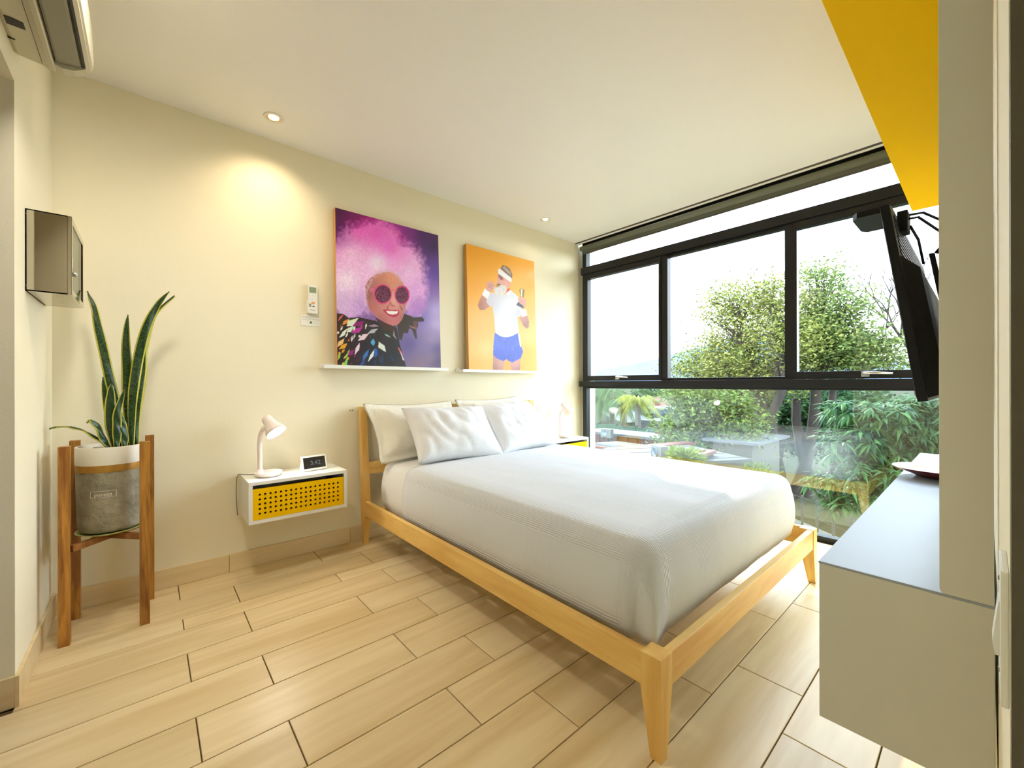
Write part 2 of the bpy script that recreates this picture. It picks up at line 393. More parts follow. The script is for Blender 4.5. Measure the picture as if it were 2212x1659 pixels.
MB().prism([(WALLY+.004, DZ1+.0005), (-2.7475, DZ1+.0005), (-2.7442, DZ1+.005), (-2.7442, 1.8725), (WALLY+.004, 1.8725)], 'x', DX0-.0005, DX0+.022).build('board', M['panel'], up)
bx('edge_strip', DX0+.0005, DX0+.021, -2.7442, -2.7436, DZ1+.008, 1.8725, M['white'], up)

# switch plate on the short wall end near the camera (seen edge-on)
sw = thing('switch_plate', 'white light switch plate on the wall end right of the desk', 'switch', (0, 0, 0))
MB().box(.828, .893, WALLY, WALLY+.0045, .797, .903, .0015).build('plate', M['plastic'], sw)
MB().prism([(WALLY+.004, .872), (WALLY+.0052, .872), (WALLY+.0085, .838), (WALLY+.0072, .828), (WALLY+.004, .828)], 'x', .848, .872).build('rocker', M['plastic'], sw)
for z in (.812, .888): MB().lathe([(.0022, 0), (.0019, .0008), (0, .001)], n=10, M=Matrix.Translation((.86, WALLY+.0045, z)) @ Matrix.Rotation(-math.pi/2, 4, 'X')).build('screw', M['screw'], sw)

# dish on the desk near the window
ds = thing('serving_dish', 'dark red lacquered dish on the desk near the window', 'dish', (2.40, -2.678, DZ1))
def dishp(sc):
    pr = []
    for (r, z) in [(.0, .004), (.052, .002), (.06, .0005), (.072, .010), (.110, .024), (.134, .034), (.137, .039)]: pr.append((r*sc, z*sc))
    return pr
mo = Matrix.Diagonal((.84, .84, .84, 1))
MB().lathe(dishp(1.0), n=40, M=mo).build('shell', M['dish_red'], ds)
MB().lathe([(.137, .039), (.130, .0395), (.105, .028), (.07, .016), (.0, .012)], n=40, M=mo).build('inside', M['dish_in'], ds)
ds.location.z += .0002

# ================================================================ TELEVISION
tv = thing('television', 'black flat television on a wall arm tilted toward the bed', 'television', (1.74, -2.685, 1.004))
TL, TH, TA = .885, .504, math.atan2(.069, .499)
Mt = Matrix(((1, 0, 0, 0), (0, math.cos(TA), math.sin(TA), 0), (0, -math.sin(TA), math.cos(TA), 0), (0, 0, 0, 1)))   # leans out at the top
MB().box(0, TL, -.016, .003, 0, TH, .0025, M=Mt).build('bezel', M['black'], tv)
MB().box(.006, TL-.006, .0025, .0042, .011, TH-.006, M=Mt).build('screen_panel', M['screen'], tv)
mb = MB()
mb.hexa([Mt @ Vector(p) for p in [(.015, -.016, .008), (TL-.015, -.016, .008), (TL-.04, -.050, .016), (.04, -.050, .016)]],
        [Mt @ Vector(p) for p in [(.015, -.016, .37), (TL-.015, -.016, .37), (TL-.05, -.045, .335), (.05, -.045, .335)]])
mb.build('rear_housing', M['black'], tv)
for k in range(8): MB().box(.04, TL-.04, -.0182, -.0152, .382+.0135*k, .388+.0135*k, .0006, M=Mt).build('vent_rib', M['blackrib'], tv)
wm = thing('wall_mount', 'black articulated wall mount behind the television', 'mount', (2.18, WALLY, 1.2)); wm.location = (0, 0, 0)
for x in (2.02, 2.36): MB().hexa([(x-.012, -2.750, 1.06), (x+.012, -2.750, 1.06), (x+.012, -2.738, 1.06), (x-.012, -2.738, 1.06)], [(x-.012, -2.697, 1.42), (x+.012, -2.697, 1.42), (x+.012, -2.685, 1.42), (x-.012, -2.685, 1.42)]).build('upright_rail', M['black'], wm)
MB().box(1.95, 2.43, -2.768, -2.752, 1.14, 1.18, .003).build('cross_bar', M['black'], wm); MB().box(1.95, 2.43, -2.768, -2.752, 1.26, 1.30, .003).build('cross_bar', M['black'], wm)
MB().box(2.08, 2.30, WALLY, WALLY+.015, 1.08, 1.36, .003).build('wall_plate', M['black'], wm)
MB().box(2.16, 2.22, WALLY+.015, -2.755, 1.19, 1.25, .003).build('arm', M['black'], wm)
for x in (2.02, 2.36): MB().tube([(x, -2.70, 1.42), (x, -2.715, 1.445), (x, -2.715, 1.36)], .006, 8).build('safety_hook', M['black'], wm)
tb = thing('tv_top_device', 'small black device clipped on top of the television', 'device', (0, 0, 0))
ztop = 1.004+TH*math.cos(TA); ytop = -2.685+TH*math.sin(TA)
MB().prism([(1.80, ytop-.012), (1.80, ytop+.058), (1.82, ytop+.070), (1.94, ytop+.070), (1.96, ytop+.058), (1.96, ytop-.012)], 'z', ztop+.0012, ztop+.017).build('housing', M['black'], tb)
MB().box(1.85, 1.91, ytop-.040, ytop-.0185, ztop-.045, ztop+.010, .003).build('rear_clip', M['black'], tb)
for i, pts in enumerate([[(1.89, ytop-.040, ztop+.005), (1.91, ytop-.065, ztop+.009), (1.98, ytop-.11, ztop-.016), (2.06, ytop-.14, ztop-.045), (2.09, ytop-.16, ztop-.12), (2.10, -2.785, 1.36)],
                         [(1.87, ytop-.040, ztop-.011), (1.88, ytop-.058, ztop-.009), (1.93, ytop-.095, ztop-.045), (1.97, ytop-.12, ztop-.11), (2.0, -2.745, 1.30)],
                         [(1.90, ytop-.040, ztop-.022), (1.92, ytop-.055, ztop-.06), (1.96, ytop-.062, ztop-.12)]]):
    MB().tube(pts, .0034, 6).build('cable', M['cable'], tb)

# ================================================================ BED
BX0, BX1, BY1 = 1.388, 2.988, -2.203
bed = thing('bed_frame', 'light wood bed frame with open headboard and tapered legs', 'bed', (2.19, -1.1, 0)); bed.location = (0, 0, 0)
pz = .2856
def post(x0, x1, y0, y1, tx, ty):
    """square post whose lower part tapers on its inner sides"""
    m = MB(); zb = .19
    m.box(x0, x1, y0, y1, zb, pz)
    ix = (x0, x0+(x1-x0)*.52) if tx > 0 else (x1-(x1-x0)*.52, x1)
    iy = (y0, y0+(y1-y0)*.52) if ty > 0 else (y1-(y1-y0)*.52, y1)
    m.hexa([(ix[0], iy[0], 0.0002), (ix[1], iy[0], 0.0002), (ix[1], iy[1], 0.0002), (ix[0], iy[1], 0.0002)], [(x0, y0, zb), (x1, y0, zb), (x1, y1, zb), (x0, y1, zb)])
    return m.build('leg', M['oak_z'], bed)
post(BX0, BX0+.062, BY1, BY1+.064, 1, 1); post(BX1-.062, BX1, BY1, BY1+.064, -1, 1)
bx('side_rail', BX0+.003, BX0+.029, BY1+.064, -.085, .188, .2835, M['oak_y'], bed, .002)
bx('side_rail', BX1-.029, BX1-.003, BY1+.064, -.085, .188, .2835, M['oak_y'], bed, .002)
bx('foot_rail', BX0+.062, BX1-.062, BY1+.003, BY1+.029, .188, .2835, M['oak_x'], bed, .002)
for xx in (BX0, BX1-.042):     # headboard posts: tapered foot, upright leaning back
    m = MB()
    y0f, y1f = -.112, -.062
    m.hexa([(xx+.004, -.098, .0002), (xx+.036, -.098, .0002), (xx+.036, -.066, .0002), (xx+.004, -.066, .0002)], [(xx, -.128, .19), (xx+.042, -.128, .19), (xx+.042, -.062, .19), (xx, -.062, .19)])
    m.hexa([(xx, -.128, .19), (xx+.042, -.128, .19), (xx+.042, -.062, .19), (xx, -.062, .19)], [(xx, -.118, .30), (xx+.042, -.118, .30), (xx+.042, -.055, .30), (xx, -.055, .30)])
    m.hexa([(xx, -.118, .30), (xx+.042, -.118, .30), (xx+.042, -.055, .30), (xx, -.055, .30)], [(xx, -.052, .90), (xx+.042, -.052, .90), (xx+.042, -.012, .90), (xx, -.012, .90)])
    m.build('headboard_post', M['oak_z'], bed)
def rail_h(name, z0, z1, t=.024):
    f = lambda z: -.118+(z-.3)/.6*.066
    m = MB().hexa([(BX0+.042, f(z0)+.006, z0), (BX1-.042, f(z0)+.006, z0), (BX1-.042, f(z0)+.006+t, z0), (BX0+.042, f(z0)+.006+t, z0)],
                  [(BX0+.042, f(z1)+.006, z1), (BX1-.042, f(z1)+.006, z1), (BX1-.042, f(z1)+.006+t, z1), (BX0+.042, f(z1)+.006+t, z1)])
    return m.build(name, M['oak_x'], bed)
rail_h('headboard_top_rail', .845, .897); rail_h('headboard_rail', .455, .53)
for k in range(12): bx('slat', BX0+.03, BX1-.03, -.19-.155*k-.07, -.19-.155*k, .232, .25, M['oak_x'], bed)

# mattress with fitted sheet
def rrect(x0, x1, y0, y1, r, n):
    """rounded rectangle, n points per corner and along each side; returns points with outward normals"""
    P = []
    cs = [(x1-r, y1-r, 0), (x0+r, y1-r, 90), (x0+r, y0+r, 180), (x1-r, y0+r, 270)]
    for k, (cx, cy, a0) in enumerate(cs):
        for i in range(n+1):
            a = math.radians(a0+90*i/n); P.append((cx+r*math.cos(a), cy+r*math.sin(a), math.cos(a), math.sin(a)))
        nx = cs[(k+1) % 4]; a = math.radians(a0+90)
        ex, ey = cx+r*math.cos(a), cy+r*math.sin(a); fx, fy = nx[0]+r*math.cos(a), nx[1]+r*math.sin(a)
        L = math.hypot(fx-ex, fy-ey); m = max(2, int(L/.04))
        for i in range(1, m): P.append((ex+(fx-ex)*i/m, ey+(fy-ey)*i/m, math.cos(a), math.sin(a)))
    return P
MX0, MX1, MY0, MY1, MZ = 1.436, 2.944, -2.128, -.155, .555
def mattress_z(x, y):
    u = (x-(MX0+MX1)/2)/((MX1-MX0)/2); v = (y-(MY0+MY1)/2)/((MY1-MY0)/2)
    return MZ+.018*(1-min(1, u*u))*(1-.5*min(1, v*v))
def mattress_side(z):            # inset of the side at height z: bulging quilted wall
    t = (z-.25)/(.50-.25); return .018*(2*t-1)**2
mb = MB(); prof = []
for k in range(9): z = .252+(.492-.252)*k/8; prof.append((mattress_side(z)+(.012 if k == 0 else 0), z))
for k in range(1, 9): a = math.radians(90*k/8); prof.append((.018+.062*(1-math.cos(a)), .492+.060*math.sin(a)))
rings = []
for (d, z) in prof:
    P = rrect(MX0, MX1, MY0, MY1, .15, 8)
    rings.append([(p[0]-p[2]*d, p[1]-p[3]*d, z) for p in P])
for k in range(1, 16):
    f = k/15.0; base = rings[len(prof)-1]; cx, cy = (MX0+MX1)/2, (MY0+MY1)/2
    rings.append([(p[0]+(cx-p[0])*f*.999, p[1]+(cy-p[1])*f*.999, 0) for p in base])
    rings[-1] = [(x, y, .552+(mattress_z(x, y)-.555)*1.0) for (x, y, z) in rings[-1]]
def loft(mb, rings, close_end=True, uvfn=None):
    n = len(rings[0]); vs = [p for r in rings for p in r]
    fs = [[i*n+k, i*n+(k+1) % n, (i+1)*n+(k+1) % n, (i+1)*n+k] for i in range(len(rings)-1) for k in range(n)]
    if close_end: fs.append([(len(rings)-1)*n+k for k in range(n)])
    mb.add(vs, fs, 0, True)
loft(mb, rings)
mt = mb.build('mattress', M['sheet']); tag(mt, 'white mattress with a fitted sheet lying in the bed frame', 'mattress')

# coverlet: cloth grid folded over left side, right side and foot
def covermat():
    m, n, p = newmat('ribbed_coverlet'); p.inputs['Base Color'].default_value = (*srgb(221, 223, 227), 1); p.inputs['Roughness'].default_value = .9; p.inputs['Specular IOR Level'].default_value = .1
    uv = nd(n, 'ShaderNodeUVMap'); uv.uv_map = 'cloth'; s = nd(n, 'ShaderNodeSeparateXYZ'); n.links.new(uv.outputs[0], s.inputs[0])
    def ribs(sock, period, bandp, duty, off):
        a = nd(n, 'ShaderNodeMath', operation='MULTIPLY'); a.inputs[1].default_value = 2*math.pi/period; n.links.new(sock, a.inputs[0])
        b = nd(n, 'ShaderNodeMath', operation='SINE'); n.links.new(a.outputs[0], b.inputs[0])
        c = nd(n, 'ShaderNodeMath', operation='ADD'); c.inputs[1].default_value = off; n.links.new(sock, c.inputs[0])
        d = nd(n, 'ShaderNodeMath', operation='DIVIDE'); d.inputs[1].default_value = bandp; n.links.new(c.outputs[0], d.inputs[0])
        e = nd(n, 'ShaderNodeMath', operation='FRACT'); n.links.new(d.outputs[0], e.inputs[0])
        f = nd(n, 'ShaderNodeMath', operation='LESS_THAN'); f.inputs[1].default_value = duty; n.links.new(e.outputs[0], f.inputs[0])
        g_ = nd(n, 'ShaderNodeMath', operation='MULTIPLY'); n.links.new(b.outputs[0], g_.inputs[0]); n.links.new(f.outputs[0], g_.inputs[1])
        return g_.outputs[0]
    r1 = ribs(s.outputs[0], .0095, .38, .52, .14); r2 = ribs(s.outputs[1], .0095, .42, .42, .10)
    ad = nd(n, 'ShaderNodeMath', operation='ADD'); hf = nd(n, 'ShaderNodeMath', operation='MULTIPLY'); hf.inputs[1].default_value = .45; n.links.new(r2, hf.inputs[0]); n.links.new(r1, ad.inputs[0]); n.links.new(hf.outputs[0], ad.inputs[1])
    b = nd(n, 'ShaderNodeBump'); b.inputs['Strength'].default_value = .5; b.inputs['Distance'].default_value = .0014
    n.links.new(ad.outputs[0], b.inputs['Height']); n.links.new(b.outputs[0], p.inputs['Normal']); return m
M['cover'] = covermat()
CX0, CX1, CY0, CY1 = MX0-.009, MX1+.009, MY0-.009, -.575
cprof = [(.016, .262), (.012, .29)]
for k in range(1, 9): z = .30+(.492-.30)*k/8; cprof.append((mattress_side(z), z))
for k in range(1, 9): a = math.radians(90*k/8); cprof.append((.018+.062*(1-math.cos(a)), .492+.069*math.sin(a)))
# open perimeter: from head end of right side, round the foot, to head end of left side
P = []
r_ = .105
m1 = 34
for i in range(m1): P.append((CX1, CY1+(CY0+r_-CY1)*i/m1, 1, 0))
for i in range(11): a = math.radians(-90*i/10); P.append((CX1-r_+r_*math.cos(a), CY0+r_+r_*math.sin(a), math.cos(a), math.sin(a)))
for i in range(1, 34): P.append((CX1-r_+(CX0+r_-CX1+r_)*i/34, CY0, 0, -1))
for i in range(15): a = math.radians(-90-90*i/14); P.append((CX0+r_+r_*math.cos(a), CY0+r_+r_*math.sin(a), math.cos(a), math.sin(a)))
for i in range(1, m1+1): P.append((CX0, CY0+r_+(CY1-CY0-r_)*i/m1, -1, 0))
rings = []; uvs = []
for (d, z) in cprof:
    ring = []; ur = []
    drop = max(0, .552-z)
    for j, (x, y, nx, ny) in enumerate(P):
        off = 0
        if z < .50:
            w = (.50-z)/.24
            off += .0035*w*noise.noise((x*9, y*9, z*7))+.004*w*noise.noise((x*3.1, y*3.1, 4+z*4))
            # gathered fold at the near corner
            cdx, cdy = x-CX0, y-CY0; dd = math.hypot(cdx, cdy)
            if dd < .28:
                sdist = (cdx-cdy)
                off += w*(.042*math.exp(-((sdist-.035)/.045)**2)-.010*math.exp(-((sdist+.035)/.022)**2)+.006*math.sin(sdist*80)*math.exp(-(dd/.16)**2))
        ring.append((x-nx*(d-off), y-ny*(d-off), z+(.004*noise.noise((x*4, y*4, 1)) if z < .27 else 0)))
        ur.append((x+nx*(drop-d), y+ny*(drop-d)))
    rings.append(ring); uvs.append(ur)
top = rings[-1]; cx = (CX0+CX1)/2
NT = 26
for k in range(1, NT+1):
    f = k/NT; ring = []; ur = []
    for (x, y, z), (px, py, nx, ny) in zip(top, P):
        # shrink towards a spine line that runs from the head end to the foot
        sy = min(CY1, max(CY0+.45, py)); X = x+(cx-x)*f; Y = y+(sy-y)*f if py < CY0+.45 else y
        ring.append((X, Y, .561+(mattress_z(X, Y)-.555)+.0035*noise.noise((X*7, Y*5, 2))*min(1, f*5))); ur.append((X, Y))
    rings.append(ring); uvs.append(ur)
n = len(P); vs = [p for r in rings for p in r]; fl = []
for i in range(len(rings)-1):
    for k in range(n-1): fl.append([i*n+k, i*n+k+1, (i+1)*n+k+1, (i+1)*n+k])
me = bpy.data.meshes.new('coverlet'); me.from_pydata(vs, [], [f[::-1] for f in fl]); ul = me.uv_layers.new(name='cloth'); flat = [p for r in uvs for p in r]
for l in me.loops: ul.data[l.index].uv = flat[l.vertex_index]
bm = bmesh.new(); bm.from_mesh(me); bmesh.ops.remove_doubles(bm, verts=bm.verts, dist=.0015); bmesh.ops.recalc_face_normals(bm, faces=bm.faces); bm.to_mesh(me); bm.free()
cv = link_mesh('coverlet', me, M['cover'], None, True)
sd = cv.modifiers.new('thick', 'SOLIDIFY'); sd.thickness = .006; sd.offset = -1
tag(cv, 'white ribbed coverlet tucked over the mattress and bed foot', 'bedspread')

# pillows
def pillow(name, w, h, t, seed, matr, flange=0.0, sag=0.0):
    nu, nv = 44, 36; m = MB(); vs = []; fs = []
    def pt(i, j, side):
        a = -1+2*i/nu; b = -1+2*j/nv
        fa = 1+flange/(w/2); fb = 1+flange/(h/2)
        A, B = a*fa, b*fb
        ca, cb = max(-1, min(1, A)), max(-1, min(1, B))
        th = t/2*max(0, (1-abs(ca)**2.6))**.55*max(0, (1-abs(cb)**2.6))**.55
        x = A*w/2*(1-.07*(1-min(1, B*B))); y = B*h/2*(1-.09*(1-min(1, A*A)))
        wr = noise.noise((x*7+seed, y*7, seed*1.7))*.014+abs(noise.noise((x*11+y*6, y*5-x*3+seed, seed)))*.022+noise.noise((x*21, y*17+seed, seed))*.005
        edge = max(abs(a), abs(b))
        z = side*(th+wr*max(0, 1-max(abs(ca), abs(cb))**6)*(1 if side > 0 else .3)+(.0035 if edge < .999 else 0))
        
        y -= sag*max(0, -B)*0
        return (x, y, z+.004*noise.noise((x*5, y*5, seed+3)))
    for side in (1, -1):
        m0 = len(vs)
        for j in range(nv+1):
            for i in range(nu+1): vs.append(pt(i, j, side))
        for j in range(nv):
            for i in range(nu):
                q = [m0+j*(nu+1)+i, m0+j*(nu+1)+i+1, m0+(j+1)*(nu+1)+i+1, m0+(j+1)*(nu+1)+i]
                fs.append(q if side > 0 else q[::-1])
    m.add(vs, fs, 0, True); o = m.build(name, matr)
    bm = bmesh.new(); bm.from_mesh(o.data); bmesh.ops.remove_doubles(bm, verts=bm.verts, dist=.0008); bm.to_mesh(o.data); bm.free()
    for p in o.data.polygons: p.use_smooth = True
    return o
def lean(o, loc, tilt, rz=0, roll=0):
    o.location = loc; o.rotation_euler = (Matrix.Rotation(rz, 4, 'Z') @ Matrix.Rotation(tilt, 4, 'X') @ Matrix.Rotation(roll, 4, 'Z')).to_euler()
R = math.radians
o = pillow('pillow', .60, .37, .13, 1.3, M['sham'], .042); lean(o, (1.735, -.222, .742), R(52), R(1), R(0)); tag(o, 'cream quilted pillow with a flat border, left, against the headboard', 'pillow', 'pillows on the bed')
o = pillow('pillow', .60, .38, .13, 5.1, M['sham'], .040); lean(o, (2.455, -.225, .755), R(53), R(-2), R(2)); tag(o, 'white quilted pillow against the headboard, right, mostly hidden behind smooth pillow', 'pillow', 'pillows on the bed')
o = pillow('pillow', .62, .44, .20, 9.7, M['pillow']); lean(o, (1.862, -.452, .728), R(47), R(-5), R(-1)); tag(o, 'smooth white front pillow on the left, propped on the quilted pillow', 'pillow', 'pillows on the bed')
o = pillow('pillow', .60, .45, .20, 14.2, M['pillow']); lean(o, (2.43, -.44, .733), R(48), R(3), R(2)); tag(o, 'smooth wrinkled white front pillow on the right, toward the window', 'pillow', 'pillows on the bed')

# ================================================================ NIGHTSTANDS
NW, ND, NZ0, NZ1 = .50, .288, .3214, .5411
def nightstand(x0, label):
    t = thing('nightstand', label, 'nightstand', (x0, 0, NZ0), group='wall-hung nightstands beside the bed')
    h = NZ1-NZ0; th = .018; d = ND
    mb = MB().box(0, NW, -d, -.001, h-th, h, .001).box(0, NW, -d, -.001, 0, th, .001).box(0, th, -d, -.001, th, h-th).box(NW-th, NW, -d, -.001, th, h-th).box(th, NW-th, -.012, -.001, th, h-th)
    mb.build('body', M['white'], t)
    # drawer front with 17 x 5 round holes, cut for real
    x_0, x_1, z_0, z_1 = th+.001, NW-th-.001, th+.001, h-th-.021; yf, yb = -d+.004, -d+.016
    px = .0249; pz_ = .0249; nx, nz = 17, 5; gx = (x_1-x_0-px*nx)/2; gz = (z_1-z_0-pz_*nz)/2
    f = MB(); r = .0064
    def quad(a, b, c, dd): f.box(a, b, yf, yb, c, dd)
    f.box(x_0, x_1, yf, yb, z_0, z_0+gz).box(x_0, x_1, yf, yb, z_1-gz, z_1).box(x_0, x_0+gx, yf, yb, z_0+gz, z_1-gz).box(x_1-gx, x_1, yf, yb, z_0+gz, z_1-gz)
    sq = [(1, 0), (1, 1), (0, 1), (-1, 1), (-1, 0), (-1, -1), (0, -1), (1, -1)]
    for i in range(nx):
        for j in range(nz):
            cx = x_0+gx+px*(i+.5); cz = z_0+gz+pz_*(j+.5)
            vs = []
            for k in range(8):
                a = math.pi/4*k
                vs.append((cx+sq[k][0]*px/2, yf, cz+sq[k][1]*pz_/2))
                vs.append((cx+r*math.cos(a), yf, cz+r*math.sin(a)))
                vs.append((cx+r*math.cos(a), yb, cz+r*math.sin(a)))
            fs = []
            for k in range(8):
                a, b = 3*k, 3*((k+1) % 8); fs += [[a, a+1, b+1, b], [a+1, a+2, b+2, b+1]]
            f.add(vs, fs)
    dr = f.build('drawer_front', M['yellow'], t)
    bx('hole_shade_sheet', x_0+.004, x_1-.004, yb+.004, yb+.007, z_0+.011, z_1-.002, M['black'], dr)  # black sheet added to darken the shaded inside seen through the holes
    MB().box(x_0+.005, x_1-.005, yb+.0, -.02, z_0+.002, z_0+.010).box(x_0+.005, x_0+.015, yb, -.02, z_0+.01, z_1-.03).box(x_1-.015, x_1-.005, yb, -.02, z_0+.01, z_1-.03).build('drawer_box', M['dark'], dr)
    return t
nightstand(.7169, 'white nightstand with yellow perforated drawer left of the bed')
nightstand(2.995, 'white nightstand with yellow perforated drawer between bed and window')
ns_c = MB().tube([(1.10, -.06, NZ0), (1.10, -.06, .285), (1.08, -.05, .262), (1.045, -.05, .275), (1.03, -.05, NZ0)], .0022, 6).build('charging_cord', M['cord'])
tag(ns_c, 'thin cord looping below the left nightstand', 'cord')

# ---------------------------------------------------------------- table lamps
def lamp(loc, rz, label, axis, power=2.2):
    t = thing('table_lamp', label, 'lamp', loc, group='white gooseneck lamps on the nightstands')
    MB().lathe([(0, 0), (.050, 0), (.056, .003), (.066, .016), (.0695, .025), (.068, .0265), (.064, .022), (.056, .012), (0, .011)], n=40).build('base', M['lampw'], t)
    Rz = Matrix.Rotation(rz, 4, 'Z')
    top = Vector((-.004, .036, .322)); ax = Vector(axis).normalized()
    nb = Vector((-.034, .034, .011))
    MB().lathe([(.019, .0), (.0165, .022), (.0135, .03), (0, .03)], n=20, M=Matrix.Translation(nb)).build('collar', M['lampw'], t)
    ent = top+ax*.05
    side = (Vector((-1, .3, 0))-ax*ax.dot(Vector((-1, .3, 0)))).normalized()
    ent2 = top+ax*.055+side*.034
    pts = [nb+Vector((0, 0, .025)), nb+Vector((0, 0, .09)), nb+Vector((-.002, 0, .15)), nb+Vector((.000, 0, .19)), nb+Vector((.004, 0, .22)), ent2+Vector((-.002, 0, .0)), ent]
    # smooth neck
    sp = []
    for i in range(len(pts)-1):
        p0, p1, p2, p3 = pts[max(0, i-1)], pts[i], pts[i+1], pts[min(len(pts)-1, i+2)]
        for k in range(6):
            u = k/6; sp.append(.5*((2*p1)+(p2-p0)*u+(2*p0-5*p1+4*p2-p3)*u*u+(3*p1-p0-3*p2+p3)*u**3))
    sp.append(pts[-1])
    MB().tube(sp, .0118, 12).build('neck', M['lampw'], t)
    Q = ax.to_track_quat('Z', 'X').to_matrix().to_4x4(); Ms = Matrix.Translation(top) @ Q
    sh = MB().lathe([(0, -.004), (.018, -.003), (.0245, .003), (.028, .015), (.0285, .03), (.033, .052), (.043, .078), (.052, .100), (.0545, .116), (.0535, .1165), (.051, .100), (.042, .078), (.031, .05)], n=36, M=Ms).build('shade', M['lampw'], t)
    MB().lathe([(.0512, .106), (.03, .1075), (0, .108)], n=32, M=Ms).build('diffuser', M['lampon'], sh)
    l = bpy.data.lights.new('lamp_light', 'SPOT'); l.energy = power; l.spot_size = R(150); l.spot_blend = .8; l.color = (1, .95, .86); l.shadow_soft_size = .04
    lo = bpy.data.objects.new('lamp_light', l); COL.objects.link(lo); lo.parent = t; lo.location = top+ax*.122
    lo.rotation_euler = ax.to_track_quat('-Z', 'Y').to_euler()
    return t
lamp((.829, -.165, NZ1), 0, 'white gooseneck lamp glowing on the left nightstand beside the clock', (.34, -.62, -.72))
lamp((3.305, -.165, NZ1), 0, 'white gooseneck lamp on the nightstand beside the window', (.52, -.34, -.78), .15)
tag(MB().tube([(.79, -.10, NZ1+.004), (.75, -.06, NZ1+.003), (.710, -.02, NZ1+.003), (.703, -.008, NZ1-.02), (.70, -.008, .46), (.703, -.008, .36), (.706, -.01, .312)], .0022, 6).build('lamp_cord', M['cord']), 'thin cord running from the left lamp down the wall', 'cord')

# clock display
ck = thing('smart_clock', 'white smart display showing 3:42 on the left nightstand', 'clock', (1.065, -.165, NZ1), R(8))
ct, stt = R(17), None
Mc = Matrix(((1, 0, 0, 0), (0, math.cos(ct), math.sin(ct), -.02), (0, -math.sin(ct), math.cos(ct), .0035), (0, 0, 0, 1)))
MB().box(-.0715, .0715, -.006, .006, 0, .087, .004, M=Mc).build('front_frame', M['plastic'], ck)
MB().prism([(-.018, .001), (.045, .001), (.048, .02), (.012, .078), (.002, .082)], 'x', -.06, .06).build('body', M['plastic'], ck)
sc_ = MB().box(-.063, .063, -.0068, -.0055, .012, .077, M=Mc).build('screen', M['screen'], ck)
tm = text_mesh('3:42', .036, .0002)
tt = link_mesh('time_digits', tm, mat('clock_digits', (.10, .105, .12), .4, emit=((.35, .38, .42), .02)), sc_)
tt.matrix_local = Mc @ Matrix.Translation((.005, -.0072, .042)) @ Matrix.Rotation(math.pi/2, 4, 'X')

# small pink ornament on the right nightstand, half hidden by the pillow
orn = thing('pink_ornament', 'small pink pointed ornament on the window-side nightstand', 'ornament', (3.10, -.13, NZ1))
MB().lathe([(0, 0), (.03, 0), (.034, .004), (.034, .010), (.028, .012), (0, .012)], n=24).build('tray', M['lampw'], orn)
MB().lathe([(0, .012), (.010, .014), (.012, .03), (.008, .055), (.003, .075), (0, .082)], n=16).build('tip', M['pink'], orn)

# ================================================================ PICTURES
def homography(src, dst):
    A = []
    for (x, y), (u, v) in zip(src, dst):
        A.append([x, y, 1, 0, 0, 0, -u*x, -u*y]); A.append([0, 0, 0, x, y, 1, -v*x, -v*y])
    b = np.array(dst, float).ravel(); h = np.linalg.solve(np.array(A, float), b); return np.append(h, 1).reshape(3, 3)
def vnoise(x, y, seed):
    xi = np.floor(x).astype(int); yi = np.floor(y).astype(int); fx = x-xi; fy = y-yi
    fx = fx*fx*(3-2*fx); fy = fy*fy*(3-2*fy)
    def h(a, b):
        n = (a*374761393+b*668265263+seed*1442695) & 0x7fffffff; n = (n ^ (n >> 13))*1274126177 & 0x7fffffff
        return ((n ^ (n >> 16)) & 0xffff)/65535.0
    return (h(xi, yi)*(1-fx)+h(xi+1, yi)*fx)*(1-fy)+(h(xi, yi+1)*(1-fx)+h(xi+1, yi+1)*fx)*fy
def fbm(x, y, seed, o=4):
    s = 0; a = .5
    for k in range(o): s = s+a*vnoise(x*2**k, y*2**k, seed+k*17); a *= .5
    return s/(1-.5**o)
class Print:
    def __init__(s, corners, nu, nv):
        s.nu, s.nv = nu, nv
        u, v = np.meshgrid(np.linspace(0, 1, nu+1), np.linspace(0, 1, nv+1))
        Hm = homography([(0, 1), (1, 1), (1, 0), (0, 0)], corners)
        w = Hm[2, 0]*u+Hm[2, 1]*v+1; s.x = (Hm[0, 0]*u+Hm[0, 1]*v+Hm[0, 2])/w; s.y = (Hm[1, 0]*u+Hm[1, 1]*v+Hm[1, 2])/w
        s.c = np.zeros(u.shape+(3,))
    def idw(s, pts, p=2.2):
        W_ = 0; C_ = 0
        for (x, y, r, g, b) in pts:
            w = 1/((s.x-x)**2+(s.y-y)**2+2500)**(p/2); W_ = W_+w; C_ = C_+w[..., None]*np.array([r, g, b])
        return C_/W_[..., None]
    def inpoly(s, poly):
        m = np.zeros(s.x.shape, bool); n = len(poly)
        for i in range(n):
            x1, y1 = poly[i]; x2, y2 = poly[(i+1) % n]
            if y1 == y2: continue
            m ^= ((y1 > s.y) != (y2 > s.y)) & (s.x < (x2-x1)*(s.y-y1)/(y2-y1)+x1)
        return m.astype(float)
    def ell(s, cx, cy, rx, ry, soft=0): 
        d = np.sqrt(((s.x-cx)/rx)**2+((s.y-cy)/ry)**2)
        return (d < 1).astype(float) if not soft else np.clip((1-d)/soft+.5, 0, 1)
    def put(s, m, col):
        col = np.asarray(col, float)
        s.c = s.c*(1-m[..., None])+(col if col.ndim == 3 else col[None, None])*m[..., None]
    def poly(s, pts, col): s.put(s.inpoly(pts), col)
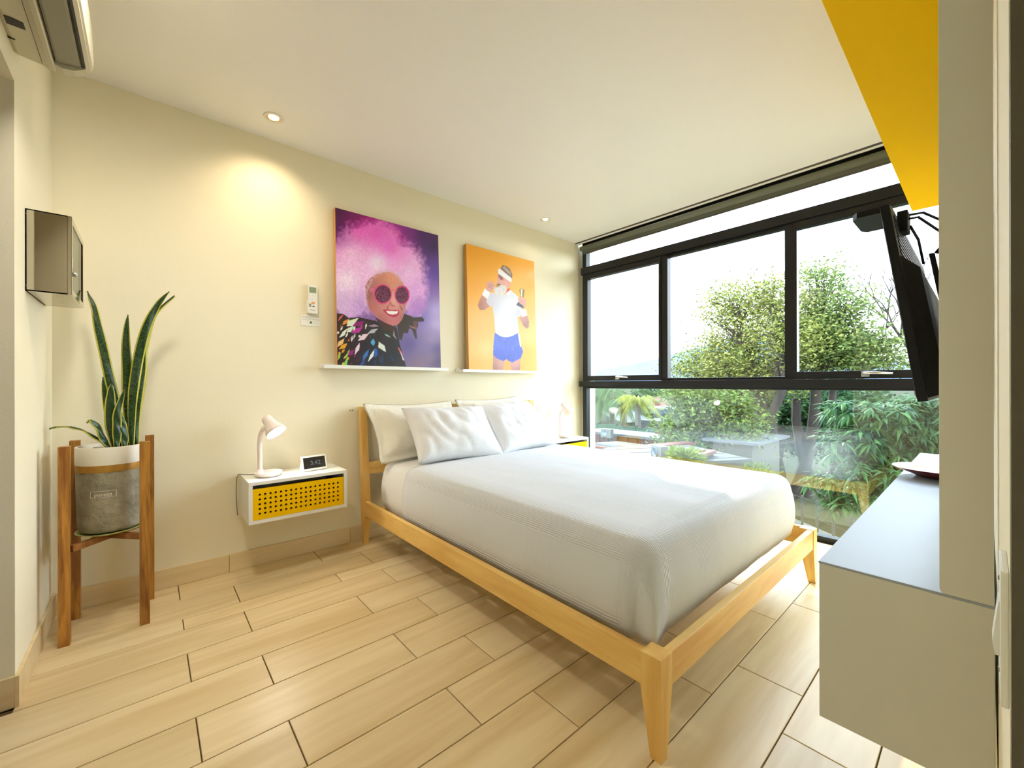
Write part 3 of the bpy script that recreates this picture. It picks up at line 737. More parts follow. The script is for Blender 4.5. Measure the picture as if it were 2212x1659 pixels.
def print_mesh(pr, w, h, y):
    X, Z = np.meshgrid(np.linspace(-w/2, w/2, pr.nu+1), np.linspace(0, h, pr.nv+1))
    V = np.stack([X.ravel(), np.full(X.size, y), Z.ravel()], 1); nu = pr.nu
    j, i = np.meshgrid(np.arange(pr.nv), np.arange(nu), indexing='ij'); a = (j*(nu+1)+i).ravel()
    Fq = np.stack([a, a+1, a+nu+2, a+nu+1], 1)
    me = bpy.data.meshes.new('print'); me.from_pydata(V.tolist(), [], Fq.tolist())
    c = np.clip(pr.c, 0, 255)/255; c = np.where(c <= .04045, c/12.92, ((c+.055)/1.055)**2.4)
    at = me.color_attributes.new('print', 'FLOAT_COLOR', 'POINT'); at.data.foreach_set('color', np.concatenate([c.reshape(-1, 3), np.ones((c.shape[0]*c.shape[1], 1))], 1).ravel())
    return me
def printmat():
    m, n, p = newmat('canvas_print'); a = nd(n, 'ShaderNodeVertexColor'); a.layer_name = 'print'
    n.links.new(a.outputs[0], p.inputs['Base Color']); p.inputs['Roughness'].default_value = .38; return m
M['print'] = printmat()
def picture(label, cx, pr, w, h, zb):
    t = thing('canvas_print', label, 'picture', (cx, -.0415, zb))
    t.rotation_euler = (R(-2.0), 0, 0)
    MB().box(-w/2, w/2, -.036, -.0, 0, h, .001).build('canvas_edge', M['canvas_edge'], t)
    link_mesh('print', print_mesh(pr, w-.002, h-.002, -.0364), M['print'], t).location = (0, 0, .001)
    return t
# --- portrait with white hair and pink glasses
p = Print([(105, 57), (1027, 328), (1030, 1520), (95, 1487)], 250, 330)
p.c = p.idw([(110, 80, 70, 8, 70), (300, 150, 130, 0, 105), (400, 170, 178, 0, 130), (650, 330, 235, 50, 185), (760, 300, 130, 40, 140), (900, 330, 72, 36, 104), (1000, 420, 55, 30, 90), (1010, 650, 95, 65, 165), (900, 750, 140, 100, 190), (1000, 1000, 195, 175, 232), (850, 1050, 124, 112, 202), (760, 1300, 92, 84, 150), (900, 1330, 130, 116, 168), (1000, 1120, 200, 180, 224), (960, 1250, 165, 145, 185), (850, 1480, 142, 116, 130), (960, 1420, 150, 124, 140), (1012, 1450, 58, 44, 96), (1015, 1350, 70, 58, 120), (120, 250, 84, 10, 88)])
hair = p.idw([(330, 260, 225, 90, 190), (150, 330, 165, 95, 165), (250, 480, 228, 185, 220), (480, 560, 244, 222, 238), (600, 420, 240, 95, 198), (480, 300, 235, 90, 195), (200, 720, 228, 208, 228), (130, 930, 188, 160, 200), (330, 960, 178, 138, 195), (800, 560, 226, 170, 216), (830, 790, 216, 160, 216), (850, 970, 165, 118, 188), (700, 480, 240, 140, 210), (760, 650, 232, 190, 226)])
hn = fbm(p.x/26, p.y/26, 5, 5)
hm = np.maximum.reduce([p.ell(330, 620, 330, 400, .35), p.ell(640, 700, 270, 340, .35), p.ell(230, 880, 190, 190, .4), p.ell(800, 860, 120, 200, .5), p.ell(470, 430, 230, 250, .4)])
hm = np.clip(hm+(hn-.5)*1.1*(hm > 0)*(hm < .98), 0, 1)*(p.y < 1075)
p.put(hm, np.clip(hair*(1.0+.22*fbm(p.x/11, p.y/14, 9, 4))[..., None], 0, 255))
p.poly([(640, 1080), (700, 1020), (760, 1042), (800, 1060), (870, 1055), (892, 1082), (880, 1098), (835, 1100), (833, 1140), (815, 1165), (822, 1250), (806, 1250), (775, 1165), (750, 1160), (742, 1200), (700, 1200), (685, 1262), (660, 1255)], (58, 50, 44))
p.poly([(790, 1095), (832, 1090), (820, 1155), (795, 1140)], (110, 66, 66)); p.poly([(752, 1130), (815, 1152), (812, 1166), (760, 1146)], (150, 104, 104))
p.poly([(100, 1010), (160, 1020), (205, 1055), (300, 1050), (450, 1085), (520, 1130), (600, 1175), (640, 1140), (650, 1200), (665, 1300), (702, 1440), (722, 1510), (95, 1490)], p.idw([(150, 1060, 40, 28, 26), (300, 1150, 45, 32, 36), (450, 1250, 40, 34, 36), (560, 1200, 52, 46, 44), (600, 1380, 20, 26, 40), (420, 1420, 6, 24, 58), (300, 1300, 34, 10, 34), (200, 1420, 26, 12, 20), (640, 1480, 40, 38, 40), (120, 1300, 40, 26, 14)]))
p.poly([(440, 1050), (540, 1105), (630, 1130), (625, 1190), (520, 1165)], (66, 44, 38))
rs = random.Random(4)
def shard(x, y, L, wd, a, c):
    dx, dy = math.cos(a), math.sin(a); p.poly([(x-dx*L, y-dy*L), (x-dy*wd, y+dx*wd), (x+dx*L, y+dy*L), (x+dy*wd, y-dx*wd)], c)
for k in range(110):
    x = rs.uniform(105, 690); y = rs.uniform(1050, 1490)
    if x > 480+(y-1150)*.55 or y < 1040+(x-100)*.28: continue
    if x < 210: c = rs.choice([(230, 150, 40), (236, 220, 150), (150, 190, 60), (210, 190, 60), (235, 225, 205), (120, 60, 30)])
    elif x < 400 and y < 1260: c = rs.choice([(196, 40, 140), (130, 26, 92), (206, 196, 206), (214, 224, 206), (110, 60, 70)])
    elif x < 330: c = rs.choice([(120, 20, 90), (60, 20, 60), (44, 20, 40), (30, 24, 30)])
    else: c = rs.choice([(14, 44, 92), (20, 60, 120), (10, 24, 50), (34, 36, 44), (52, 50, 56), (24, 30, 40)])
    shard(x, y, rs.uniform(14, 34), rs.uniform(6, 13), math.radians(130-(x-100)/600*70)+rs.uniform(-.3, .3), c)
for q, c in [([(285, 1265), (330, 1207), (388, 1200), (345, 1255)], (232, 206, 214)), ([(255, 1390), (265, 1330), (303, 1280), (298, 1345)], (230, 206, 216)), ([(470, 1325), (477, 1275), (528, 1312), (540, 1370)], (226, 230, 220)),
             ([(405, 1290), (404, 1268), (428, 1245), (443, 1278), (430, 1312)], (70, 160, 200)), ([(372, 1458), (398, 1392), (436, 1342), (425, 1405)], (222, 230, 226)), ([(325, 1450), (338, 1390), (384, 1340), (372, 1400)], (50, 110, 180)), ([(430, 1350), (450, 1330), (468, 1385), (440, 1420)], (24, 92, 178)),
             ([(235, 1195), (275, 1150), (335, 1140), (300, 1190)], (190, 40, 150)), ([(230, 1140), (270, 1095), (350, 1085), (330, 1120)], (140, 20, 110)), ([(375, 1200), (410, 1165), (470, 1155), (435, 1195)], (178, 178, 186)), ([(380, 1130), (440, 1115), (482, 1135), (425, 1142)], (150, 130, 150)),
             ([(115, 1235), (150, 1180), (195, 1150), (165, 1215)], (226, 232, 214)), ([(185, 1130), (215, 1080), (300, 1055), (265, 1100), (240, 1130)], (222, 228, 200)), ([(185, 1185), (200, 1150), (250, 1130), (225, 1185)], (214, 230, 214)), ([(150, 1120), (160, 1085), (205, 1065), (185, 1105)], (226, 140, 50)),
             ([(98, 1320), (110, 1270), (165, 1240), (150, 1290)], (236, 190, 120)), ([(110, 1340), (140, 1300), (190, 1285), (170, 1330)], (230, 160, 30)), ([(98, 1440), (105, 1390), (130, 1365), (120, 1420)], (170, 200, 60)), ([(150, 1495), (170, 1440), (192, 1400), (186, 1480)], (130, 200, 90)), ([(190, 1400), (205, 1360), (250, 1345), (235, 1390)], (150, 20, 120)),
             ([(645, 1325), (660, 1335), (690, 1395), (680, 1400)], (236, 100, 100)), ([(665, 1360), (680, 1385), (705, 1450), (690, 1440)], (226, 214, 220)), ([(528, 1205), (555, 1212), (585, 1238), (550, 1225)], (170, 216, 206)), ([(105, 1090), (130, 1040), (165, 1020), (140, 1060)], (216, 96, 80)), ([(295, 1490), (320, 1455), (350, 1440), (330, 1480)], (40, 80, 170)), ([(490, 1440), (505, 1380), (520, 1450), (505, 1490)], (10, 50, 100)), ([(605, 1220), (615, 1170), (622, 1215), (640, 1260)], (150, 146, 146))]:
    p.poly(q, c)
face = [(363, 770), (395, 715), (450, 672), (520, 648), (600, 645), (660, 685), (705, 745), (735, 830), (738, 910), (722, 990), (690, 1080), (650, 1122), (610, 1134), (540, 1105), (455, 1050), (395, 985), (370, 900)]
fc = p.idw([(600, 690, 246, 166, 128), (500, 690, 220, 140, 116), (430, 730, 176, 108, 104), (385, 850, 140, 82, 80), (430, 960, 186, 108, 108), (520, 980, 218, 140, 134), (640, 900, 250, 200, 190), (640, 960, 232, 160, 150), (705, 970, 180, 112, 114), (620, 1095, 214, 118, 128), (500, 1060, 168, 92, 92), (690, 1060, 170, 100, 104)])
p.put(p.inpoly(face), fc*(.95+.1*fbm(p.x/9, p.y/9, 3, 3))[..., None])
fr = np.clip((fbm(p.x/14, p.y/14, 21, 4)-.30)*3, 0, 1)*np.clip(1-np.abs(np.sqrt(((p.x-555)/190)**2+((p.y-900)/262)**2)-1)*7, 0, 1)*(p.y < 1000)
p.put(fr*.8, (226, 190, 214))
p.poly([(400, 795), (440, 790), (445, 830), (405, 818)], (214, 110, 140))
p.put(p.ell(520, 846, 83, 90), (228, 70, 132)); p.put(p.ell(695, 856, 68, 86), (222, 62, 128)); p.poly([(588, 800), (640, 800), (640, 822), (596, 824)], (232, 130, 120))
for (cx, cy, rx, ry) in ((521, 846, 73, 79), (694, 858, 58, 74)):
    e = p.ell(cx, cy, rx, ry); rr = np.hypot((p.x-cx)/rx, (p.y-cy)/ry)
    ang = np.arctan2((p.y-cy)/ry, (p.x-cx)/rx)
    dots = ((np.sin(rr*34) > .1) & (np.sin(ang*np.round(6+rr*22)) > .2)).astype(float)
    p.put(e, (84, 18, 56)); p.put(e*dots*.75, (196, 130, 164))
p.poly([(570, 935), (590, 905), (602, 935), (640, 960), (600, 962)], (196, 118, 108)); p.poly([(556, 960), (580, 935), (560, 985), (548, 990)], (160, 92, 84)); p.poly([(668, 935), (690, 975), (700, 1000), (682, 990)], (150, 86, 86))
p.poly([(515, 985), (560, 985), (605, 990), (668, 994), (664, 1030), (640, 1050), (610, 1055), (570, 1040), (540, 1015)], (188, 50, 86)); p.poly([(545, 997), (600, 998), (658, 1002), (644, 1026), (600, 1032), (566, 1022)], (250, 240, 236))
for x in (578, 600, 622, 641): p.poly([(x, 1000), (x+2, 1000), (x+2, 1028), (x, 1028)], (214, 186, 180))
# --- man with headband on orange
q = Print([(147, 95), (890, 305), (925, 1520), (163, 1497)], 230, 310)
q.c = q.idw([(180, 150, 252, 168, 4), (500, 250, 253, 172, 4), (850, 340, 250, 166, 8), (180, 560, 250, 172, 30), (300, 950, 252, 186, 92), (200, 1150, 252, 184, 96), (350, 1250, 254, 196, 110), (250, 1450, 248, 172, 60), (800, 1100, 252, 184, 90), (880, 900, 250, 178, 60), (820, 1350, 248, 164, 30), (600, 1450, 236, 150, 40), (700, 480, 252, 186, 60), (870, 440, 252, 196, 100), (840, 560, 252, 178, 40), (850, 660, 252, 190, 70)])  # pale streak at upper right: light reflection painted into the print
SK = [(490, 450, 226, 160, 140), (600, 560, 236, 176, 156), (410, 560, 232, 168, 146), (300, 780, 168, 104, 76), (380, 770, 206, 144, 122), (760, 750, 234, 168, 150), (800, 1000, 158, 98, 80), (750, 930, 196, 136, 116), (450, 1480, 150, 96, 80), (520, 1430, 206, 146, 126), (690, 1440, 206, 146, 126), (720, 1500, 150, 96, 80)]
sk = q.idw(SK)
q.put(q.inpoly([(315, 660), (375, 710), (370, 735), (405, 785), (340, 828), (290, 828), (268, 780), (285, 720)]), sk)
q.put(q.inpoly([(725, 910), (815, 890), (836, 950), (833, 1022), (808, 1040), (770, 1005)]), sk)
q.put(q.inpoly([(435, 1335), (560, 1395), (545, 1500), (538, 1512), (430, 1508)]), sk); q.put(q.inpoly([(625, 1405), (738, 1380), (737, 1518), (640, 1514)]), sk)
q.poly([(400, 650), (450, 635), (520, 672), (590, 650), (632, 608), (690, 660), (725, 700), (750, 800), (756, 888), (706, 912), (716, 1000), (724, 1082), (640, 1122), (590, 1132), (520, 1122), (462, 1080), (450, 900), (430, 785), (400, 788), (364, 735), (375, 690)], q.idw([(450, 680, 214, 208, 216), (600, 800, 238, 236, 242), (520, 1000, 228, 226, 236), (700, 1000, 204, 202, 214), (690, 760, 234, 232, 238), (400, 760, 206, 200, 208), (735, 870, 190, 184, 198)]))
q.poly([(455, 1078), (520, 1122), (590, 1134), (650, 1118), (720, 1082), (740, 1200), (770, 1295), (745, 1370), (650, 1416), (605, 1400), (588, 1378), (548, 1402), (480, 1372), (434, 1332), (440, 1200)], np.clip(q.idw([(500, 1200, 76, 100, 214), (650, 1250, 70, 96, 212), (590, 1350, 50, 72, 180), (740, 1300, 56, 76, 186)])*(.88+.24*fbm(q.x/20, q.y/60, 2, 3))[..., None], 0, 255))
q.poly([(712, 1092), (729, 1094), (748, 1230), (738, 1246)], (236, 234, 240))
q.poly([(345, 588), (408, 632), (378, 706), (318, 660)], (244, 242, 244)); q.poly([(740, 832), (800, 820), (816, 888), (762, 910)], (236, 234, 240))
q.put(q.inpoly([(358, 575), (375, 522), (420, 505), (452, 525), (462, 556), (440, 610), (405, 632), (370, 610)]), sk)
for a in ((395, 540, 440, 560), (385, 560, 430, 585)): q.poly([(a[0], a[1]), (a[2], a[3]), (a[2]-3, a[3]+7), (a[0]-3, a[1]+6)], (176, 112, 96))
q.poly([(584, 620), (612, 585), (624, 592), (618, 622), (590, 646)], (222, 72, 62)); q.poly([(582, 645), (622, 612), (640, 640), (606, 672)], (240, 238, 242))
q.put(q.inpoly([(497, 415), (560, 450), (640, 515), (632, 560), (615, 580), (590, 585), (520, 575), (478, 545), (486, 510), (484, 490)]), sk)
q.poly([(520, 372), (545, 335), (585, 345), (625, 375), (652, 440), (648, 490), (600, 450)], (140, 106, 86)); q.poly([(540, 360), (570, 350), (630, 410), (640, 450), (590, 410)], (184, 160, 142))
q.poly([(455, 578), (500, 552), (560, 560), (592, 575), (586, 625), (552, 662), (510, 672), (465, 645), (450, 610)], np.clip(np.array([226, 218, 212])[None, None]*(.86+.26*fbm(q.x/9, q.y/12, 7, 3))[..., None], 0, 255))
q.poly([(496, 378), (516, 374), (645, 480), (641, 527), (600, 500), (496, 424)], (244, 243, 245))
q.poly([(498, 432), (545, 468), (552, 500), (520, 492), (500, 460)], (150, 92, 84)); q.poly([(470, 545), (500, 535), (520, 560), (490, 580), (468, 572)], (196, 146, 70)); q.poly([(488, 535), (520, 545), (518, 556), (490, 548)], (96, 80, 74))
q.put(q.ell(615, 548, 17, 26), (230, 164, 146))
q.poly([(730, 604), (755, 592), (786, 610), (776, 692), (734, 690)], (150, 118, 34)); q.poly([(744, 604), (764, 600), (760, 686), (744, 684)], (240, 232, 196)); q.poly([(716, 740), (786, 786), (776, 816), (694, 776)], (66, 66, 72))
q.put(q.inpoly([(712, 700), (750, 686), (800, 708), (800, 800), (772, 826), (778, 790), (720, 744)]), sk)
for yy in (716, 738, 760): q.poly([(730, yy), (796, yy+14), (796, yy+19), (730, yy+5)], (190, 122, 104))
PW, PH = .762, 1.018
picture('canvas portrait of a person in pink glasses with huge white hair', 1.612, p, PW, PH, 1.1667)
picture('canvas print of a bearded person in blue shorts on orange', 2.632, q, PW, PH, 1.1617)
def ledge(x0, x1, z, label):
    t = thing('picture_ledge', label, 'ledge', ((x0+x1)/2, 0, z), group='white picture ledges above the headboard'); a = (x1-x0)/2
    bx('shelf', -a, a, -.094, 0, -.012, 0, M['white'], t); bx('front_lip', -a, a, -.104, -.094, -.016, .006, M['white'], t, .001); bx('back_strip', -a, a, -.010, -.0002, 0, .018, M['white'], t)
    return t
ledge(1.142, 2.045, 1.166, 'white picture ledge under the portrait with pink glasses'); ledge(2.178, 3.09, 1.161, 'white picture ledge under the orange picture')

# remote control in its holder, and the notice below
rc = thing('remote_control', 'white air conditioner remote in a wall holder beside the portrait', 'remote', (1.10, 0, 1.583))
MB().box(-.031, .031, -.022, -.0005, -.094, -.005, .004).build('holder', M['plastic'], rc)
bd = MB().box(-.0275, .0275, -.030, -.010, -.090, .086, .004).build('body', M['plastic'], rc)
bx('display', -.0205, .0205, -.0306, -.0298, .036, .072, M['lcd'], bd)
bx('mode_button', -.008, .012, -.0314, -.0298, -.032, -.021, M['orange'], bd, .001)
for (x, z, w) in [(-.016, -.036, .012), (-.016, -.047, .012), (.004, -.047, .012)]: bx('button', x-w/2, x+w/2, -.0312, -.0298, z-.003, z+.003, M['dark'], bd)
for (x, z) in [(-.018, .024), (.0, .024), (.018, .024), (0, .002), (0, -.010), (-.016, .0), (.016, -.006)]: bx('button', x-.0045, x+.0045, -.0312, -.0298, z-.003, z+.003, M['whitem'], bd, .0008)
lm = link_mesh('maker_lettering', text_mesh('Panasonic', .0085, .0002), M['dark'], bd); lm.rotation_euler = (math.pi/2, 0, 0); lm.location = (0, -.0303, -.071)
nc = thing('notice_card', 'small white notice card with a green emblem under the remote', 'card', (1.096, -.0005, 1.448))
bx('card', -.058, .058, -.0022, 0, -.032, .032, M['paper'], nc)
for k, (a, b) in enumerate([(-.05, .05), (-.05, .0), (-.03, .054), (-.05, -.01)]): bx('text_line', a, b, -.0026, -.0021, .0225-.0065*k, .0238-.0065*k, M['cord'], nc)
MB().lathe([(0, .0), (.007, 0), (.007, .0006), (0, .0006)], n=20, M=Matrix.Translation((0, -.0021, -.010)) @ Matrix.Rotation(math.pi/2, 4, 'X')).build('emblem', M['green'], nc)
# wall switch by the bed and two screw holes
ws = thing('wall_switch', 'white wall switch above the window-side nightstand beside the headboard', 'switch', (3.125, 0, .80))
bx('plate', -.037, .037, -.006, -.0002, -.056, .056, M['plastic'], ws, .002); bx('rocker', -.016, .016, -.010, -.005, -.034, .034, M['plastic'], ws, .002)
wp = thing('wall_plugs', 'two small wall plugs beside the left headboard post', 'wall plug', (1.348, 0, .8755))
for x in (-.0085, .0085): MB().lathe([(.0, .0), (.004, .0), (.004, .002), (.0015, .002), (.0015, .0005), (0, .0005)], n=14, M=Matrix.Translation((x, -.0002, 0)) @ Matrix.Rotation(math.pi/2, 4, 'X')).build('plug', M['screw'], wp)

# recessed downlights; the entry one is unseen, added to brighten the room
for (x, y, lb) in ((.35, -1.15, 'added unseen ceiling downlight over the entry that brightens the room'), (.843, -.245, 'recessed round ceiling downlight above the left nightstand'), (2.96, -.238, 'recessed round ceiling downlight near the window corner')):
    t = thing('downlight', lb, 'ceiling light', (x, y, H), group='recessed ceiling downlights')
    MB().lathe([(.034, -.004), (.045, -.0042), (.050, -.001), (.050, .0)], n=32).build('trim_ring', M['whitem'], t)
    rf = MB().lathe([(.034, -.004), (.032, -.001), (.028, -.0006), (.0, -.0005)], n=32).build('reflector', M['brass'], t)
    MB().lathe([(0, -.004), (.024, -.0036), (.026, -.001)], n=24).build('bulb', M['bulb'], t)
    l = bpy.data.lights.new('downlight_lamp', 'SPOT'); l.energy = (7.0 if x < 2 else .8) if y > -1 else 23.0; l.color = (1, .80, .54) if y > -1 else (1, .94, .84); l.spot_size = R(125) if y > -1 else R(165); l.spot_blend = 1.0; l.shadow_soft_size = .05 if y > -1 else .12
    lo = bpy.data.objects.new('downlight_lamp', l); COL.objects.link(lo); lo.parent = t; lo.location = (0, 0, -.012); lo.rotation_euler = (R(10) if y > -1 else R(9), 0, 0)

# ================================================================ LEFT CORNER: AIR CONDITIONER, FIRST-AID CABINET, PLANT
ac = thing('air_conditioner', 'wall air conditioner over the doorway at the upper left corner', 'air conditioner', (0, -1.1, 2.12)); ac.location = (0, 0, 0)
prof = [(.0005, 2.139), (.010, 2.133), (.062, 2.1265), (.064, 2.140), (.150, 2.150), (.166, 2.143), (.177, 2.154), (.181, 2.18), (.180, 2.22), (.165, 2.40), (.150, 2.425), (.0005, 2.43)]
MB().prism(prof, 'y', -1.50, -.702).build('body', M['acw'], ac)
MB().prism([(.064, 2.1262), (.078, 2.118), (.090, 2.1165), (.094, 2.121), (.090, 2.138), (.066, 2.138)], 'y', -1.50, -.702).build('rear_strip', M['acw'], ac)
MB().prism([(.094, 2.1375), (.112, 2.1375), (.112, 2.1415), (.094, 2.1415)], 'y', -1.46, -.74).build('outlet', M['acd'], ac)
MB().prism([(.098, 2.130), (.104, 2.128), (.150, 2.136), (.156, 2.140), (.150, 2.142)], 'y', -1.455, -.745).build('louver', M['acg'], ac)
MB().prism([(.094, 2.1215), (.112, 2.1165), (.140, 2.122), (.166, 2.139), (.160, 2.144), (.094, 2.140)], 'y', -.742, -.7015).build('end_cap', M['acw'], ac)
MB().prism([(.158, 2.139), (.163, 2.137), (.168, 2.1405), (.163, 2.144)], 'y', -1.46, -.748).build('panel_gap', M['acd'], ac)
MB().prism([(.177, 2.157), (.1825, 2.165), (.1845, 2.19), (.1815, 2.30), (.1665, 2.405), (.160, 2.41)], 'y', -1.495, -.707).build('front_panel', M['acw'], ac)
bx('service_label', .012, .05, -.905, -.870, 2.1275, 2.1295, M['acd'], ac)
bx('drain_slot', .001, .016, -.792, -.787, 2.1305, 2.1345, M['acd'], ac)

fa = thing('first_aid_cabinet', 'stainless steel wall cabinet with a glass door at the left edge', 'cabinet', (0, 0, 0))
c0, c1, cz0, cz1, cdp = -.547, -.177, 1.385, 1.677, .115
mb = MB().box(.0005, cdp-.012, c0, c0+.004, cz0, cz1).box(.0005, cdp-.012, c1-.004, c1, cz0, cz1).box(.0005, cdp-.012, c0, c1, cz0, cz0+.004).box(.0005, cdp-.012, c0, c1, cz1-.004, cz1).box(.0005, .004, c0, c1, cz0, cz1)
mb.build('body', M['chrome'], fa)
bx('shelf', .004, cdp-.016, c0+.004, c1-.004, 1.53, 1.533, M['chrome'], fa)
for z in (cz0+.018, cz1-.0195): bx('seam', .0006, cdp-.013, c0-.0004, c0+.0004, z, z+.0012, M['chrome'], fa)
dr = MB().box(cdp-.012, cdp, c0, c0+.022, cz0, cz1, .001).box(cdp-.012, cdp, c1-.022, c1, cz0, cz1, .001).box(cdp-.012, cdp, c0+.022, c1-.022, cz0, cz0+.022, .001).box(cdp-.012, cdp, c0+.022, c1-.022, cz1-.022, cz1, .001).build('cabinet_door', M['chrome'], fa)
bx('pane', cdp-.007, cdp-.003, c0+.022, c1-.022, cz0+.022, cz1-.022, M['cabglass'], dr)
MB().lathe([(.0, .012), (.008, .010), (.009, .003), (.007, 0)], n=16, M=Matrix.Translation((cdp, c0+.035, 1.468)) @ Matrix.Rotation(math.pi/2, 4, 'Y')).build('lock', M['metal'], dr)
bx('label_plate', cdp-.003, cdp-.002, c0+.024, c0+.05, 1.495, 1.53, M['paper'], dr)

# plant stand
ps = thing('plant_stand', 'dark-stained wooden plant stand with four square legs in the left corner', 'plant stand', (.215, -.21, 0)); ps.location = (0, 0, 0)
lw = .034
for (x, y) in ((.074, -.345), (.316, -.352), (.081, -.094), (.333, -.090)):
    bx('leg', x-lw/2, x+lw/2, y-lw/2, y+lw/2, .0003, .80+.004*math.sin(x*40), M['teak_z'], ps, .0012)
MB().hexa([(.088, -.345, .372), (.100, -.357, .372), (.330, -.108, .372), (.318, -.096, .372)], [(.088, -.345, .398), (.100, -.357, .398), (.330, -.108, .398), (.318, -.096, .398)]).build('cross_bar', M['teak_x'], ps)
MB().hexa([(.092, -.096, .372), (.080, -.108, .372), (.312, -.366, .372), (.324, -.354, .372)], [(.092, -.096, .398), (.080, -.108, .398), (.312, -.366, .398), (.324, -.354, .398)]).build('cross_bar', M['teak_x'], ps)
PC = (.203, -.222)
sau = thing('plant_saucer', 'pale green oval saucer under the grey pot', 'saucer', (PC[0], PC[1], .3985))
MB().lathe([(0, 0), (.055, 0), (.085, .004), (.112, .014), (.114, .017), (.108, .016), (.083, .008), (0, .006)], n=36).build('dish', M['saucer'], sau)
pot = thing('plant_pot', 'washed grey fabric pot with white rim and gold band on the stand', 'pot', (PC[0], PC[1], .4145))
pr_ = [(0, 0), (.085, 0), (.100, .006), (.104, .02), (.1075, .09), (.109, .18), (.110, .268)]
N = 48; mb = MB(); vs = []; 
for (r, z) in pr_:
    for k in range(N):
        a = 2*math.pi*k/N; rr = r+(.0025*noise.noise((math.cos(a)*3, math.sin(a)*3, z*14)) if r > .05 else 0); vs.append((rr*math.cos(a), rr*math.sin(a), z))
mb.add(vs, [[i*N+k, i*N+(k+1) % N, (i+1)*N+(k+1) % N, (i+1)*N+k] for i in range(len(pr_)-1) for k in range(N)], 0, True)
bag = mb.build('bag', M['potgrey'], pot)
MB().lathe([(.1112, .262), (.1116, .266), (.1116, .292), (.111, .294)], n=N).build('gold_band', M['gold'], pot)
MB().lathe([(.1122, .292), (.1126, .294), (.1130, .366), (.1122, .368), (.1085, .368), (.108, .33)], n=N).build('rim', M['potrim'], pot)
MB().lathe([(.1085, .345), (.06, .348), (0, .350)], n=N).build('soil', M['soil'], pot)
rs = random.Random(8)
for k in range(16):
    a = rs.uniform(0, 6.28); rr = rs.uniform(.035, .095); s_ = rs.uniform(.010, .017)
    m = MB().lathe([(0, -s_*.4), (s_*.8, -s_*.2), (s_, 0), (s_*.7, s_*.45), (0, s_*.6)], n=9, M=Matrix.Translation((rr*math.cos(a), rr*math.sin(a), .351)) @ Matrix.Rotation(rs.uniform(0, 6), 4, 'Z') @ Matrix.Diagonal((1.3, .8, .7, 1)))
    m.build('pebble', M['pebble'], pot)
# printed name in a thin box, wrapped on the pot
aim = math.atan2(CAM.y-PC[1], CAM.x-PC[0])-.22
def wrap(me, rad, zc, a0):
    for v in me.vertices:
        a = a0+v.co.x/rad; rr = rad+v.co.z; z = zc+v.co.y
        v.co = (rr*math.cos(a), rr*math.sin(a), z)
tm = text_mesh('pureza', .0215, .0003); wrap(tm, .1115, .170, aim); link_mesh('brand_lettering', tm, M['ink'], bag)
fm = MB()
for (x0, x1, y0, y1) in ((-.042, .042, .0125, .0138), (-.042, .042, -.0138, -.0125), (-.042, -.0407, -.0138, .0138), (.0407, .042, -.0138, .0138)):
    nn = 12 if x1-x0 > .01 else 1
    for i in range(nn): fm.box(x0+(x1-x0)*i/nn, x0+(x1-x0)*(i+1)/nn, y0, y1, 0, .0005)
fo = fm.build('lettering_frame', M['ink'], bag); wrap(fo.data, .1115, .1715, aim)

# snake plant
def snakemat():
    m, n, p = newmat('snake_leaf'); a = nd(n, 'ShaderNodeUVMap'); a.uv_map = 'leaf'; s = nd(n, 'ShaderNodeSeparateXYZ'); n.links.new(a.outputs[0], s.inputs[0])
    ab = nd(n, 'ShaderNodeMath', operation='ABSOLUTE'); n.links.new(s.outputs[0], ab.inputs[0])
    z = nd(n, 'ShaderNodeTexNoise'); z.inputs['Scale'].default_value = 3; z.inputs['Detail'].default_value = 5; t = nd(n, 'ShaderNodeTexCoord')
    mp = nd(n, 'ShaderNodeMapping'); mp.inputs['Scale'].default_value = (.6, 26, 1); n.links.new(a.outputs[0], mp.inputs[0]); n.links.new(mp.outputs[0], z.inputs['Vector'])
    c1 = nd(n, 'ShaderNodeValToRGB'); c1.color_ramp.elements[0].color = (*srgb(14, 34, 14), 1); c1.color_ramp.elements[1].color = (*srgb(58, 92, 44), 1); c1.color_ramp.elements[0].position = .38; c1.color_ramp.elements[1].position = .66
    n.links.new(z.outputs['Fac'], c1.inputs[0])
    g_ = nd(n, 'ShaderNodeMath', operation='GREATER_THAN'); g_.inputs[1].default_value = .74; n.links.new(ab.outputs[0], g_.inputs[0])
    mx = nd(n, 'ShaderNodeMix', data_type='RGBA'); n.links.new(g_.outputs[0], mx.inputs[0]); n.links.new(c1.outputs[0], mx.inputs[6]); mx.inputs[7].default_value = (*srgb(196, 190, 66), 1)
    n.links.new(mx.outputs[2], p.inputs['Base Color']); p.inputs['Roughness'].default_value = .38; return m
M['snake'] = snakemat()
pl = thing('snake_plant', 'snake plant with yellow-edged leaves growing in the grey pot', 'plant', (0, 0, 0))
